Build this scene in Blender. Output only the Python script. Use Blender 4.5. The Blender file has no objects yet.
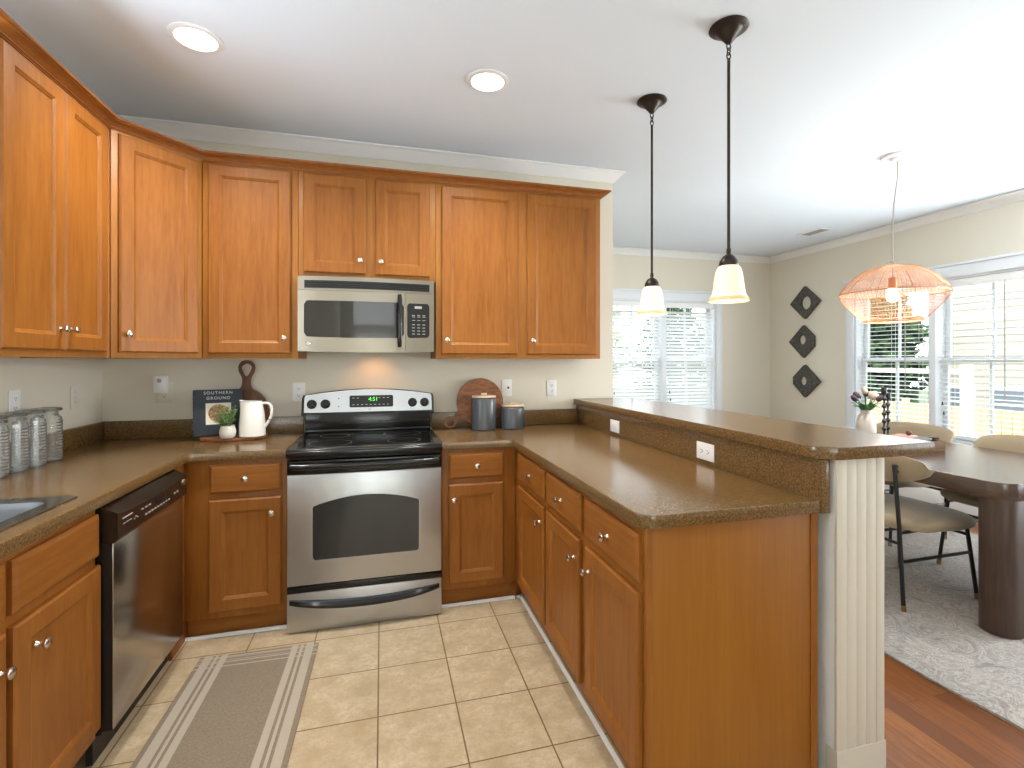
import bpy, bmesh, math, random
from mathutils import Vector, Matrix
C = bpy.context.scene
COL = C.collection
PI = math.pi
R = math.radians
random.seed(7)

def srgb(r, g, b):
    f = lambda c: (c/255)/12.92 if c/255 <= .04045 else (((c/255)+.055)/1.055)**2.4
    return (f(r), f(g), f(b), 1)

# ------------------------------------------------------------------ camera
cam = bpy.data.objects.new('camera', bpy.data.cameras.new('camera'))
COL.objects.link(cam)
cam.location = (0, 0, 1.3586)
cam.rotation_euler = (R(90), 0, -.2688)
cam.data.sensor_width = 36
cam.data.lens = 499.7*36/1024
cam.data.shift_x = -(519.6-512)/1024
cam.data.shift_y = -(384-360.8)/1024
cam.data.clip_start = .02
C.camera = cam
# ------------------------------------------------------------------ colour management, sky, sun
C.view_settings.view_transform = 'Standard'
C.view_settings.look = 'None'
C.view_settings.exposure = .5
C.view_settings.gamma = 1
C.view_settings.use_curve_mapping = False
W = bpy.data.worlds.new('sky')
C.world = W
W.use_nodes = True
W.node_tree.nodes.clear()
_n = W.node_tree.nodes
_bg = _n.new('ShaderNodeBackground'); _wo = _n.new('ShaderNodeOutputWorld')
_bg.inputs[0].default_value = (.86, .93, 1, 1)
_bg.inputs[1].default_value = 3.7
W.node_tree.links.new(_bg.outputs[0], _wo.inputs[0])

def light(name, kind, loc, energy, color=(1, 1, 1), rot=(0, 0, 0), **kw):
    l = bpy.data.lights.new(name, kind)
    l.energy = energy; l.color = color
    for k, v in kw.items(): setattr(l, k, v)
    o = bpy.data.objects.new(name, l); COL.objects.link(o)
    o.location = loc; o.rotation_euler = rot
    return o
light('sun', 'SUN', (0, 0, 8), 2.0, (1, .93, .82), (R(38), 0, R(-70)), angle=R(1))
# area lights standing in for daylight from the big windows of the rear wall (behind the camera) and by the clerestory over them
DAY = (.88, .95, 1)
# added unseen area-light strips, tilted up to brighten the ceiling
def ceiling_fill_strips(name, x, y, z0, z1, w, n_, power, col, rz, tilt=60):
    for k in range(n_):
        light(name, 'AREA', (x, y, z0+(k+.5)*(z1-z0)/n_), power/n_, col, (R(90+tilt), 0, rz), shape='RECTANGLE', size=w, size_y=.17)
ceiling_fill_strips('dining_side_fill', 5.12, 1.5, .55, 2.1, 1.5, 4, 103, (.90, .97, 1.02), R(90), 38)  # added fill in a made-up right-wall opening, lifts the dining side
ceiling_fill_strips('sink_side_fill', -1.59, 1.3, 1.15, 2.05, 1.0, 3, 26, (.84, .96, 1.08), R(-90))  # added fill in an invented opening over the sink
ceiling_fill_strips('rear_ceiling_fill', 0.05, -3.2, .6, 1.75, 1.9, 3, 36, (.84, .96, 1.08), R(180))  # added fill aimed up to reach the far ceiling corner
light('rear_daylight', 'AREA', (.05, -3.29, 1.18), 5, DAY, (R(90), 0, 0), shape='RECTANGLE', size=1.9, size_y=1.2)
light('rear_daylight', 'AREA', (.05, -3.29, 2.25), 4, DAY, (R(90), 0, 0), shape='RECTANGLE', size=1.9, size_y=.5)
# portals: guide the sky's light in through the two dining windows
for loc, rot, sx, sy in (((5.30, 3.515, 1.37), (0, R(90), 0), 1.5, 1.66), ((3.415, 5.85, 1.37), (R(-90), 0, 0), 1.55, 1.5)):
    _p = light('window_portal', 'AREA', loc, 1, (1, 1, 1), rot, shape='RECTANGLE', size=sx, size_y=sy)
    _p.data.cycles.is_portal = True
CEIL = 2.74

# ------------------------------------------------------------------ materials
def mat(name, col=(.8, .8, .8, 1), rough=.5, metal=0, **kw):
    m = bpy.data.materials.new(name); m.use_nodes = True
    b = m.node_tree.nodes['Principled BSDF']
    b.inputs['Base Color'].default_value = col
    b.inputs['Roughness'].default_value = rough
    b.inputs['Metallic'].default_value = metal
    for k, v in kw.items():
        b.inputs[k.replace('_', ' ')].default_value = v
    return m
def nodes(m): return m.node_tree.nodes, m.node_tree.links, m.node_tree.nodes['Principled BSDF']
def tex_coord(m, scale=(1, 1, 1), loc=(0, 0, 0), rot=(0, 0, 0), kind='Object'):
    n, l, b = nodes(m)
    t = n.new('ShaderNodeTexCoord'); mp = n.new('ShaderNodeMapping')
    mp.inputs['Scale'].default_value = scale; mp.inputs['Location'].default_value = loc; mp.inputs['Rotation'].default_value = rot
    l.new(t.outputs[kind], mp.inputs[0])
    return mp.outputs[0]
def ramp(m, fac, stops, interp='LINEAR'):
    n, l, b = nodes(m)
    r = n.new('ShaderNodeValToRGB'); r.color_ramp.interpolation = interp
    while len(r.color_ramp.elements) < len(stops): r.color_ramp.elements.new(.5)
    for e, (p, c) in zip(r.color_ramp.elements, stops): e.position = p; e.color = c
    l.new(fac, r.inputs[0])
    return r.outputs[0]
def noise(m, vec, scale, detail=4, rough=.5, dist=0):
    n, l, b = nodes(m)
    t = n.new('ShaderNodeTexNoise'); t.inputs['Scale'].default_value = scale; t.inputs['Detail'].default_value = detail
    t.inputs['Roughness'].default_value = rough; t.inputs['Distortion'].default_value = dist
    l.new(vec, t.inputs['Vector'])
    return t.outputs['Fac']
def math_node(m, op, a, b_=None):
    n, l, b = nodes(m)
    t = n.new('ShaderNodeMath'); t.operation = op
    for i, v in enumerate((a, b_)):
        if v is None: continue
        if isinstance(v, (int, float)): t.inputs[i].default_value = v
        else: l.new(v, t.inputs[i])
    return t.outputs[0]
def mix(m, fac, a, b_, mode='MIX'):
    n, l, b = nodes(m)
    t = n.new('ShaderNodeMix'); t.data_type = 'RGBA'; t.blend_type = mode
    for i, v in ((0, fac), (6, a), (7, b_)):
        if isinstance(v, (int, float)): t.inputs[i].default_value = v
        elif isinstance(v, tuple): t.inputs[i].default_value = v
        else: l.new(v, t.inputs[i])
    return t.outputs[2]
def base(m, sock):
    n, l, b = nodes(m); l.new(sock, b.inputs['Base Color'])
def bump(m, sock, strength=.2, dist=.01):
    n, l, b = nodes(m)
    t = n.new('ShaderNodeBump'); t.inputs['Strength'].default_value = strength; t.inputs['Distance'].default_value = dist
    l.new(sock, t.inputs['Height']); l.new(t.outputs[0], b.inputs['Normal'])
def wood(name, c0, c1, scale=(9, 9, .9), rough=.38, spec=.4):
    m = mat(name, rough=rough, Specular_IOR_Level=spec)
    v = tex_coord(m, scale)
    a = noise(m, v, 6, 5, .6, .4)
    v2 = tex_coord(m, (scale[0]*.25, scale[1]*.25, scale[2]*.7))
    bl = noise(m, v2, 3, 3, .5)
    f = math_node(m, 'ADD', math_node(m, 'MULTIPLY', a, .6), math_node(m, 'MULTIPLY', bl, .4))
    base(m, ramp(m, f, [(.34, c0), (.66, c1)]))
    return m
M = {}
MAPLE0, MAPLE1 = srgb(134, 78, 25), srgb(157, 99, 40)
M['maple'] = wood('honey_maple', MAPLE0, MAPLE1, rough=.42, spec=.3)
M['maple_frame'] = wood('honey_maple_frame', srgb(152, 95, 38), srgb(172, 115, 54), rough=.42, spec=.3)
M['maple_x'] = wood('honey_maple_across', MAPLE0, MAPLE1, (.9, 9, 9), .42, .3)
M['maple_panel'] = wood('maple_veneer', srgb(144, 88, 25), srgb(157, 100, 32), (16, 16, .5), .45, .3)
M['maple_crown'] = wood('maple_moulding', srgb(132, 76, 30), srgb(156, 96, 44), (4, 4, 6))
M['walnut'] = wood('walnut', srgb(74, 43, 24), srgb(124, 77, 45), (14, 14, 1.2), .45)
M['acacia'] = wood('acacia', srgb(96, 54, 30), srgb(176, 116, 74), (4, 4, 12), .45)
M['tablewood'] = wood('dark_walnut_stain', srgb(58, 42, 34), srgb(86, 64, 51), (14, 1.2, 14), .22, .9)
M['tablewood_v'] = wood('dark_walnut_stain_upright', srgb(54, 37, 29), srgb(80, 58, 45), (16, 16, 1.0), .4, .5)
M['traywood'] = wood('tray_wood', srgb(88, 66, 48), srgb(112, 86, 64), (1.5, 12, 12), .8, .1)
M['palewood'] = wood('pale_wood', srgb(222, 196, 160), srgb(236, 216, 186), (10, 10, 2), .5)
# stone-look laminate
m = M['laminate'] = mat('speckled_brown_laminate', rough=.19, Specular_IOR_Level=.7)
v = tex_coord(m)
s1 = noise(m, v, 170, 2, .6); s2 = noise(m, v, 90, 3, .6); s3 = noise(m, v, 520, 1, .5)
c = ramp(m, s1, [(.36, srgb(82, 61, 34)), (.5, srgb(112, 84, 48)), (.64, srgb(136, 104, 63))])
c = mix(m, ramp(m, s2, [(.35, (0, 0, 0, 1)), (.65, (.5, .5, .5, 1))]), c, srgb(106, 79, 43))
c = mix(m, ramp(m, s3, [(.69, (0, 0, 0, 1)), (.74, (.5, .5, .5, 1))]), c, srgb(178, 158, 122))
base(m, c)
# walls
m = M['wall'] = mat('cream_wall_paint', srgb(224, 217, 200), .6)
v = tex_coord(m); bump(m, noise(m, v, 220, 3), .05, .002)
M['ceiling'] = mat('ceiling_paint', srgb(232, 241, 250), .8)
M['trim'] = mat('white_trim_paint', srgb(238, 238, 236), .35)
M['cream_trim'] = mat('cream_trim_paint', srgb(212, 203, 187), .45)
M['trim_blue'] = mat('white_window_paint', srgb(232, 236, 240), .35)
# tile floor
m = M['tile'] = mat('beige_floor_tile', rough=.34, Specular_IOR_Level=.45)
n, l, b = nodes(m)
v = tex_coord(m, (1, 1, 1), (.013+.3, -.121+.31, 0))
br = n.new('ShaderNodeTexBrick'); br.offset = 0; br.squash = 1
br.inputs['Scale'].default_value = 1; br.inputs['Brick Width'].default_value = .2985; br.inputs['Row Height'].default_value = .31
br.inputs['Mortar Size'].default_value = .0032; br.inputs['Mortar Smooth'].default_value = .25; br.inputs['Bias'].default_value = 0
br.inputs['Color1'].default_value = srgb(212, 194, 163); br.inputs['Color2'].default_value = srgb(204, 185, 154)
br.inputs['Mortar'].default_value = srgb(122, 98, 68)
l.new(v, br.inputs['Vector'])
v0 = tex_coord(m)
mot = noise(m, v0, 9, 8, .65); mot2 = noise(m, v0, 40, 6, .7); mot3 = noise(m, v0, 150, 3, .6)
c = mix(m, ramp(m, mot, [(.35, (.75, .75, .75, 1)), (.62, (0, 0, 0, 1))]), br.outputs['Color'], srgb(168, 144, 108), 'MIX')
c = mix(m, ramp(m, mot2, [(.40, (.6, .6, .6, 1)), (.58, (0, 0, 0, 1))]), c, srgb(180, 158, 124))
c = mix(m, ramp(m, mot3, [(.30, (.5, .5, .5, 1)), (.40, (0, 0, 0, 1))]), c, srgb(140, 116, 84))
c = mix(m, br.outputs['Fac'], c, srgb(122, 98, 68))
base(m, c)
bump(m, math_node(m, 'SUBTRACT', mot2, math_node(m, 'MULTIPLY', br.outputs['Fac'], 2)), .25, .003)
# hardwood floor
m = M['hardwood'] = mat('oak_plank_floor', rough=.36, Specular_IOR_Level=.25)
n, l, b = nodes(m)
v = tex_coord(m, (1, 1, 1), (0, 0, 0), (0, 0, R(90)))
br = n.new('ShaderNodeTexBrick'); br.offset = .37; br.inputs['Scale'].default_value = 1
br.inputs['Brick Width'].default_value = 1.1; br.inputs['Row Height'].default_value = .083
br.inputs['Mortar Size'].default_value = .001; br.inputs['Bias'].default_value = 0
br.inputs['Color1'].default_value = srgb(156, 94, 44); br.inputs['Color2'].default_value = srgb(112, 62, 28); br.inputs['Mortar'].default_value = srgb(70, 38, 20)
l.new(v, br.inputs['Vector'])
g = noise(m, tex_coord(m, (14, 1.2, 1)), 5, 6, .65, .5)
base(m, mix(m, ramp(m, g, [(.38, (.6, .6, .6, 1)), (.6, (0, 0, 0, 1))]), br.outputs['Color'], srgb(104, 58, 30)))
# metals, plastics, glass
def brushed(name, col, rough, sc):
    m = mat(name, col, rough, 1)
    v = tex_coord(m, sc); bump(m, noise(m, v, 60, 3), .06, .002)
    return m
M['steel'] = brushed('brushed_stainless', srgb(190, 192, 196), .34, (.3, 8, 8))
M['steel_warm'] = brushed('warm_stainless', srgb(160, 152, 138), .36, (.3, 8, 8))
M['steel_dw'] = brushed('smooth_stainless', srgb(190, 182, 172), .2, (8, .3, .3))
M['steel_sink'] = mat('satin_sink_steel', srgb(150, 156, 164), .42, 1)
M['steel_rim'] = mat('polished_sink_rim', srgb(150, 144, 136), .16, 1)
M['nickel'] = mat('satin_nickel', srgb(214, 206, 196), .25, 1)
M['blackglass'] = mat('black_ceramic_glass', srgb(10, 10, 11), .06, Specular_IOR_Level=.6)
M['black'] = mat('black_enamel', srgb(14, 14, 15), .16)
M['blackmatt'] = mat('black_plastic', srgb(20, 19, 19), .4)
M['ovenglass'] = mat('smoked_oven_glass', srgb(30, 32, 33), .1, Specular_IOR_Level=.7)
M['micro_glass'] = mat('dark_microwave_glass', srgb(26, 25, 25), .04, Specular_IOR_Level=.9)
M['dwpanel'] = mat('dark_brown_control_plastic', srgb(38, 27, 20), .22)
M['chrome'] = mat('polished_chrome', srgb(230, 230, 230), .08, 1)
M['grey_mark'] = mat('grey_print', srgb(170, 168, 164), .5)
M['white'] = mat('white_plastic', srgb(240, 240, 238), .3)
M['almond'] = mat('ivory_plastic', srgb(226, 220, 206), .35)
M['slot'] = mat('dark_slot', srgb(60, 58, 55), .5)
M['ceramic'] = mat('white_glazed_ceramic', srgb(240, 236, 228), .16)
M['potwhite'] = mat('matt_white_ceramic', srgb(236, 230, 218), .5)
M['slate_ceramic'] = mat('slate_glazed_ceramic', srgb(74, 78, 82), .26)
M['vase'] = mat('sandy_white_stoneware', srgb(206, 196, 186), .75)
M['bronze'] = mat('oil_rubbed_bronze', srgb(60, 52, 46), .4, .7)
M['blackmetal'] = mat('black_powdercoat', srgb(22, 23, 25), .4)
M['brass'] = mat('aged_brass_tip', srgb(168, 132, 84), .3, .9)
M['charcoal'] = mat('charcoal_carved_wood', srgb(76, 73, 68), .75)
m = M['charcoal']; v = tex_coord(m); base(m, ramp(m, noise(m, v, 30, 5), [(.35, srgb(62, 59, 54)), (.65, srgb(94, 90, 84))]))
m = M['fabric'] = mat('taupe_chair_fabric', srgb(170, 150, 120), .85, Sheen_Weight=.3)
v = tex_coord(m); base(m, ramp(m, noise(m, v, 300, 2), [(.35, srgb(142, 126, 101)), (.65, srgb(164, 148, 122))])); bump(m, noise(m, v, 500, 2), .2, .001)
M['book_cover'] = mat('slate_blue_book_cloth', srgb(36, 46, 55), .5)
M['paper'] = mat('book_pages', srgb(230, 224, 210), .8)
M['cream_print'] = mat('cream_print', srgb(236, 228, 208), .6)
M['tortilla'] = mat('baked_tan_print', srgb(186, 142, 98), .6)
m = M['tortilla']; v = tex_coord(m); base(m, ramp(m, noise(m, v, 70, 5), [(.35, srgb(140, 94, 58)), (.65, srgb(206, 168, 126))]))
M['title'] = mat('pale_title_print', srgb(205, 205, 198), .5)
M['leaf'] = mat('leaf_green', srgb(104, 134, 76), .5)
M['leaf2'] = mat('leaf_green_fresh', srgb(58, 110, 44), .5)
M['plum'] = mat('plum_petal', srgb(66, 48, 60), .6)
M['blush'] = mat('blush_petal', srgb(204, 178, 160), .6)
M['rattan'] = mat('woven_rattan', srgb(166, 124, 90), .6)
M['cord'] = mat('beige_cord', srgb(170, 164, 152), .6)
M['copper'] = mat('copper_socket', srgb(190, 128, 96), .3, .9)
M['blind'] = mat('white_blind_slat', srgb(244, 245, 245), .45)
nodes(M['blind'])[2].inputs['Transmission Weight'].default_value = 0
M['pinkbook'] = mat('dusty_rose_cloth', srgb(166, 128, 116), .7)
M['redwood'] = mat('reddish_turned_wood', srgb(98, 58, 44), .5)
M['slatestone'] = mat('slate_grey_stone', srgb(88, 88, 86), .6)
def emit(name, col, strength):
    m = bpy.data.materials.new(name); m.use_nodes = True
    n, l = m.node_tree.nodes, m.node_tree.links; n.clear()
    e = n.new('ShaderNodeEmission'); o = n.new('ShaderNodeOutputMaterial')
    e.inputs[0].default_value = col; e.inputs[1].default_value = strength; l.new(e.outputs[0], o.inputs[0])
    return m
M['lens'] = emit('lit_lens', (1, .97, .9, 1), 9)
M['bulb'] = emit('lit_bulb', (1, .86, .66, 1), 9)
M['green_led'] = emit('green_led', (.12, .9, .1, 1), 1.6)
M['lampglow'] = emit('warm_hood_lens', (1, .62, .3, 1), 5)
def thin_glass(name, tint, gloss=.10, rough=.05, milk=0):
    m = bpy.data.materials.new(name); m.use_nodes = True
    n, l = m.node_tree.nodes, m.node_tree.links; n.clear()
    t = n.new('ShaderNodeBsdfTransparent'); g = n.new('ShaderNodeBsdfGlossy'); x = n.new('ShaderNodeMixShader'); o = n.new('ShaderNodeOutputMaterial')
    fr = n.new('ShaderNodeLayerWeight'); fr.inputs[0].default_value = gloss
    t.inputs[0].default_value = tint; g.inputs['Roughness'].default_value = rough
    ts = t.outputs[0]
    if milk:
        d = n.new('ShaderNodeBsdfDiffuse'); d.inputs[0].default_value = (.8, .8, .76, 1); y = n.new('ShaderNodeMixShader'); y.inputs[0].default_value = milk
        l.new(ts, y.inputs[1]); l.new(d.outputs[0], y.inputs[2]); ts = y.outputs[0]
    l.new(fr.outputs['Fresnel'], x.inputs[0]); l.new(ts, x.inputs[1]); l.new(g.outputs[0], x.inputs[2]); l.new(x.outputs[0], o.inputs[0])
    return m
M['pane'] = thin_glass('window_glass', (.97, .985, .98, 1), .06, 0)
M['jarglass'] = thin_glass('ribbed_jar_glass', (.945, .955, .945, 1), .30, .15, .16)
M['lidglass'] = thin_glass('green_edge_glass', (.74, .82, .77, 1), .4, .1, .15)
# pendant glass: white frosted, lit from within by its bulb
m = M['shade'] = mat('frosted_white_glass', srgb(250, 238, 214), .35)
nodes(m)[2].inputs['Emission Color'].default_value = (1, .84, .62, 1)
nodes(m)[2].inputs['Emission Strength'].default_value = .22
m = M['shadelip'] = mat('amber_glass_rim', srgb(236, 206, 150), .3)
nodes(m)[2].inputs['Emission Color'].default_value = (1, .72, .38, 1)
nodes(m)[2].inputs['Emission Strength'].default_value = .12

# ------------------------------------------------------------------ mesh helpers
class MB:
    def __init__(s): s.bm = bmesh.new()
    def box(s, x0, x1, y0, y1, z0, z1, bev=0, seg=2):
        r = bmesh.ops.create_cube(s.bm, size=1)
        vs = r['verts']
        for v in vs:
            v.co = Vector((x0+(v.co.x+.5)*(x1-x0), y0+(v.co.y+.5)*(y1-y0), z0+(v.co.z+.5)*(z1-z0)))
        if bev:
            es = list({e for v in vs for e in v.link_edges})
            bmesh.ops.bevel(s.bm, geom=es, offset=bev, segments=seg, profile=.5, affect='EDGES')
        return s
    def tube(s, pts, r, n=8, cap=True):
        pts = [Vector(p) for p in pts]; rings = []
        rr = r if isinstance(r, (list, tuple)) else [r]*len(pts)
        for i, p in enumerate(pts):
            a = pts[max(i-1, 0)]; b = pts[min(i+1, len(pts)-1)]
            d = (b-a).normalized()
            up = Vector((0, 0, 1)) if abs(d.z) < .9 else Vector((1, 0, 0))
            u = d.cross(up).normalized(); w = d.cross(u)
            rings.append([s.bm.verts.new(p+(u*math.cos(2*PI*k/n)+w*math.sin(2*PI*k/n))*rr[i]) for k in range(n)])
        for a, b in zip(rings, rings[1:]):
            for k in range(n): s.bm.faces.new((a[k], a[(k+1) % n], b[(k+1) % n], b[k]))
        if cap:
            s.bm.faces.new(rings[0][::-1]); s.bm.faces.new(rings[-1])
        return s
    def lathe(s, prof, n=32, o=(0, 0, 0), axis='z', close=False):
        def place(r, h, a):
            if axis == 'z': p = (r*math.cos(a), r*math.sin(a), h)
            elif axis == 'y': p = (r*math.cos(a), h, r*math.sin(a))
            else: p = (h, r*math.cos(a), r*math.sin(a))
            return Vector(o)+Vector(p)
        rings = []
        for r, h in prof:
            if r < 1e-6: rings.append([s.bm.verts.new(place(0, h, 0))])
            else: rings.append([s.bm.verts.new(place(r, h, 2*PI*k/n)) for k in range(n)])
        if close: rings.append(rings[0])
        for a, b in zip(rings, rings[1:]):
            for k in range(n):
                k2 = (k+1) % n
                q = [a[0]] if len(a) == 1 else [a[k], a[k2]]
                q += [b[0]] if len(b) == 1 else [b[k2], b[k]]
                if len(q) > 2: s.bm.faces.new(q)
        return s
    def prism(s, poly, z0, z1, bev=0):
        lo = [s.bm.verts.new((x, y, z0)) for x, y in poly]; hi = [s.bm.verts.new((x, y, z1)) for x, y in poly]
        n = len(poly)
        fs = [s.bm.faces.new(lo[::-1]), s.bm.faces.new(hi)]
        for k in range(n): fs.append(s.bm.faces.new((lo[k], lo[(k+1) % n], hi[(k+1) % n], hi[k])))
        if bev:
            es = [e for f in fs[:2] for e in f.edges]
            bmesh.ops.bevel(s.bm, geom=es, offset=bev, segments=2, profile=.5, affect='EDGES')
        return s
    def sweep(s, path, prof, closed=False):
        """profile (out, z) carried along a plan path with mitred corners; out is to the right of travel"""
        P = [Vector((x, y)) for x, y in path]; rings = []
        for i, p in enumerate(P):
            def nrm(a, b):
                d = (b-a).normalized(); return Vector((d.y, -d.x))
            if closed: n1, n2 = nrm(P[i-1], p), nrm(p, P[(i+1) % len(P)])
            else:
                n1 = nrm(P[i-1], p) if i else nrm(p, P[1])
                n2 = nrm(p, P[i+1]) if i < len(P)-1 else n1
            m = (n1+n2); m = m/max(m.dot(n1), .2)
            rings.append([s.bm.verts.new((p.x+m.x*o, p.y+m.y*o, z)) for o, z in prof])
        k = len(prof)
        prs = list(zip(rings, rings[1:])) + ([(rings[-1], rings[0])] if closed else [])
        for a, b in prs:
            for j in range(k): s.bm.faces.new((a[j], b[j], b[(j+1) % k], a[(j+1) % k]))
        if not closed:
            s.bm.faces.new(rings[0]); s.bm.faces.new(rings[-1][::-1])
        return s
    def rings_front(s, x0, x1, z0, z1, rings, back):
        """a framed slab seen from -y: rings of (inset, y), flat back at y = back"""
        L = []
        for ins, y in [(0, back)]+rings:
            L.append([s.bm.verts.new(p) for p in ((x0+ins, y, z0+ins), (x1-ins, y, z0+ins), (x1-ins, y, z1-ins), (x0+ins, y, z1-ins))])
        for a, b in zip(L, L[1:]):
            for k in range(4): s.bm.faces.new((a[k], a[(k+1) % 4], b[(k+1) % 4], b[k]))
        s.bm.faces.new(L[-1]); s.bm.faces.new(L[0][::-1])
        return s
    def ball(s, c, r, sc=(1, 1, 1), u=16, v=10):
        q = bmesh.ops.create_uvsphere(s.bm, u_segments=u, v_segments=v, radius=r)
        for w in q['verts']: w.co = Vector((w.co.x*sc[0]+c[0], w.co.y*sc[1]+c[1], w.co.z*sc[2]+c[2]))
        return s
    def xf(s, mtx):
        bmesh.ops.transform(s.bm, matrix=mtx, verts=s.bm.verts); return s
def link(o, parent=None):
    COL.objects.link(o)
    if parent: o.parent = parent
    return o
def mesh_obj(name, me, material, parent=None, smooth=None):
    if smooth:
        for p in me.polygons: p.use_smooth = True
        if smooth is not True:
            me.set_sharp_from_angle(angle=R(smooth))
    o = bpy.data.objects.new(name, me)
    if material: me.materials.clear(); me.materials.append(M[material] if isinstance(material, str) else material)
    return link(o, parent)
def obj(name, mb, material, parent=None, smooth=40):
    me = bpy.data.meshes.new(name)
    bmesh.ops.recalc_face_normals(mb.bm, faces=mb.bm.faces)
    mb.bm.to_mesh(me); mb.bm.free()
    return mesh_obj(name, me, material, parent, smooth)
def tag(o, label, cat, group=None):
    o['label'] = label; o['category'] = cat
    if group: o['group'] = group
    return o
def thing(name, label, cat, loc=(0, 0, 0), rotz=0, group=None):
    o = bpy.data.objects.new(name, None); COL.objects.link(o)
    o.empty_display_size = .1
    o.location = loc; o.rotation_euler = (0, 0, rotz)
    return tag(o, label, cat, group)
def struct(name, mb, material, label, cat, parent=None, smooth=40):
    o = obj(name, mb, material, parent, smooth)
    if not parent:
        o['kind'] = 'structure'; tag(o, label, cat)
    return o
def dup(root, loc, rotz=None, label=None):
    r = root.copy(); COL.objects.link(r); r.location = loc
    if rotz is not None: r.rotation_euler = (0, 0, rotz)
    if label: r['label'] = label
    for ch in list(root.children):
        c = ch.copy(); COL.objects.link(c); c.parent = r
        for g in ch.children:
            d = g.copy(); COL.objects.link(d); d.parent = c
    return r
def plate(splines, z0, z1, bev=0, mtx=None, name='plate'):
    """filled 2D outline with holes, extruded; returns mesh data"""
    cu = bpy.data.curves.new(name, 'CURVE'); cu.dimensions = '2D'; cu.fill_mode = 'BOTH'
    cu.extrude = max((z1-z0)/2-bev, .0001); cu.bevel_depth = bev; cu.bevel_resolution = 1; cu.offset = -bev
    for sp in splines:
        s = cu.splines.new('POLY'); s.points.add(len(sp)-1)
        for p, (x, y) in zip(s.points, sp): p.co = (x, y, 0, 1)
        s.use_cyclic_u = True
    o = bpy.data.objects.new(name, cu)
    me = bpy.data.meshes.new_from_object(o)
    bpy.data.objects.remove(o); bpy.data.curves.remove(cu)
    me.transform(Matrix.Translation((0, 0, (z0+z1)/2)))
    if mtx: me.transform(mtx)
    return me
def text_mesh(s, size, mtx, depth=.0004, spacing=1):
    cu = bpy.data.curves.new('text', 'FONT'); cu.body = s; cu.size = size; cu.align_x = 'CENTER'; cu.align_y = 'CENTER'
    cu.extrude = depth; cu.space_character = spacing
    o = bpy.data.objects.new('text', cu)
    me = bpy.data.meshes.new_from_object(o)
    bpy.data.objects.remove(o); bpy.data.curves.remove(cu)
    me.transform(mtx)
    return me
def rrect(x0, x1, y0, y1, r, n=6):
    """rounded rectangle outline; r may be four radii (x0y0, x1y0, x1y1, x0y1)"""
    rs = r if isinstance(r, (tuple, list)) else (r,)*4
    out = []
    for (cx, cy, sx, sy, a0), q in zip(((x0, y0, 1, 1, PI), (x1, y0, -1, 1, 1.5*PI), (x1, y1, -1, -1, 0), (x0, y1, 1, -1, .5*PI)), rs):
        if q <= 0: out.append((cx, cy)); continue
        for k in range(n+1):
            a = a0+k/n*PI/2
            out.append((cx+sx*q+q*math.cos(a), cy+sy*q+q*math.sin(a)))
    return out
def circ(x, y, r, n=32, rev=False):
    p = [(x+r*math.cos(2*PI*k/n), y+r*math.sin(2*PI*k/n)) for k in range(n)]
    return p[::-1] if rev else p
STAND = Matrix.Rotation(R(90), 4, 'X')      # plan outline -> upright, facing -y
def catmull(pts, per=8):
    out = []; n = len(pts)
    for i in range(n):
        p0, p1, p2, p3 = [Vector(pts[(i+j-1) % n]) for j in range(4)]
        for k in range(per):
            t = k/per
            q = .5*((2*p1)+(p2-p0)*t+(2*p0-5*p1+4*p2-p3)*t*t+(3*p1-p0-3*p2+p3)*t**3)
            out.append((q.x, q.y))
    return out

# ------------------------------------------------------------------ room shell
XL, YB, XE, YD, XR, YN = -1.53, 3.36, 1.638, 5.57, 5.02, -3.3
struct('floor', MB().box(XL-.12, 1.42, YN-.1, YB+.1, -.12, 0), 'tile', 'beige square ceramic tile floor of the kitchen', 'floor')
struct('floor_dining', MB().box(1.42, XR+.12, YN-.1, YD+.1, -.12, 0), 'hardwood', 'reddish oak plank floor of the dining side', 'floor')
struct('ceiling', MB().box(XL-.12, XR+.2, YN-.15, YD+.2, CEIL, CEIL+.12), 'ceiling', 'plain white painted ceiling', 'ceiling')
struct('wall_left', MB().box(XL-.12, XL, YN-.1, .75, 0, CEIL).box(XL-.12, XL, .75, 1.85, 0, 1.1).box(XL-.12, XL, .75, 1.85, 2.1, CEIL).box(XL-.12, XL, 1.85, YB+.12, 0, CEIL), 'wall', 'cream painted kitchen wall at left behind the sink counter', 'wall')
struct('wall_back', MB().box(XL, XE, YB, YB+.12, 0, CEIL), 'wall', 'cream painted kitchen wall behind the range', 'wall')
struct('wall_return', MB().box(XE-.12, XE, YB+.12, YD, 0, CEIL), 'wall', 'cream wall end running back beside the far window', 'wall')
struct('sun_block_panel', MB().box(XL-.11, XL-.10, .75, 1.85, 1.1, 2.1), 'blind', 'unseen white panel added to keep the sun out of the left wall opening', 'window')  # unseen panel added behind the sink fill strips to block the sun
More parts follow.
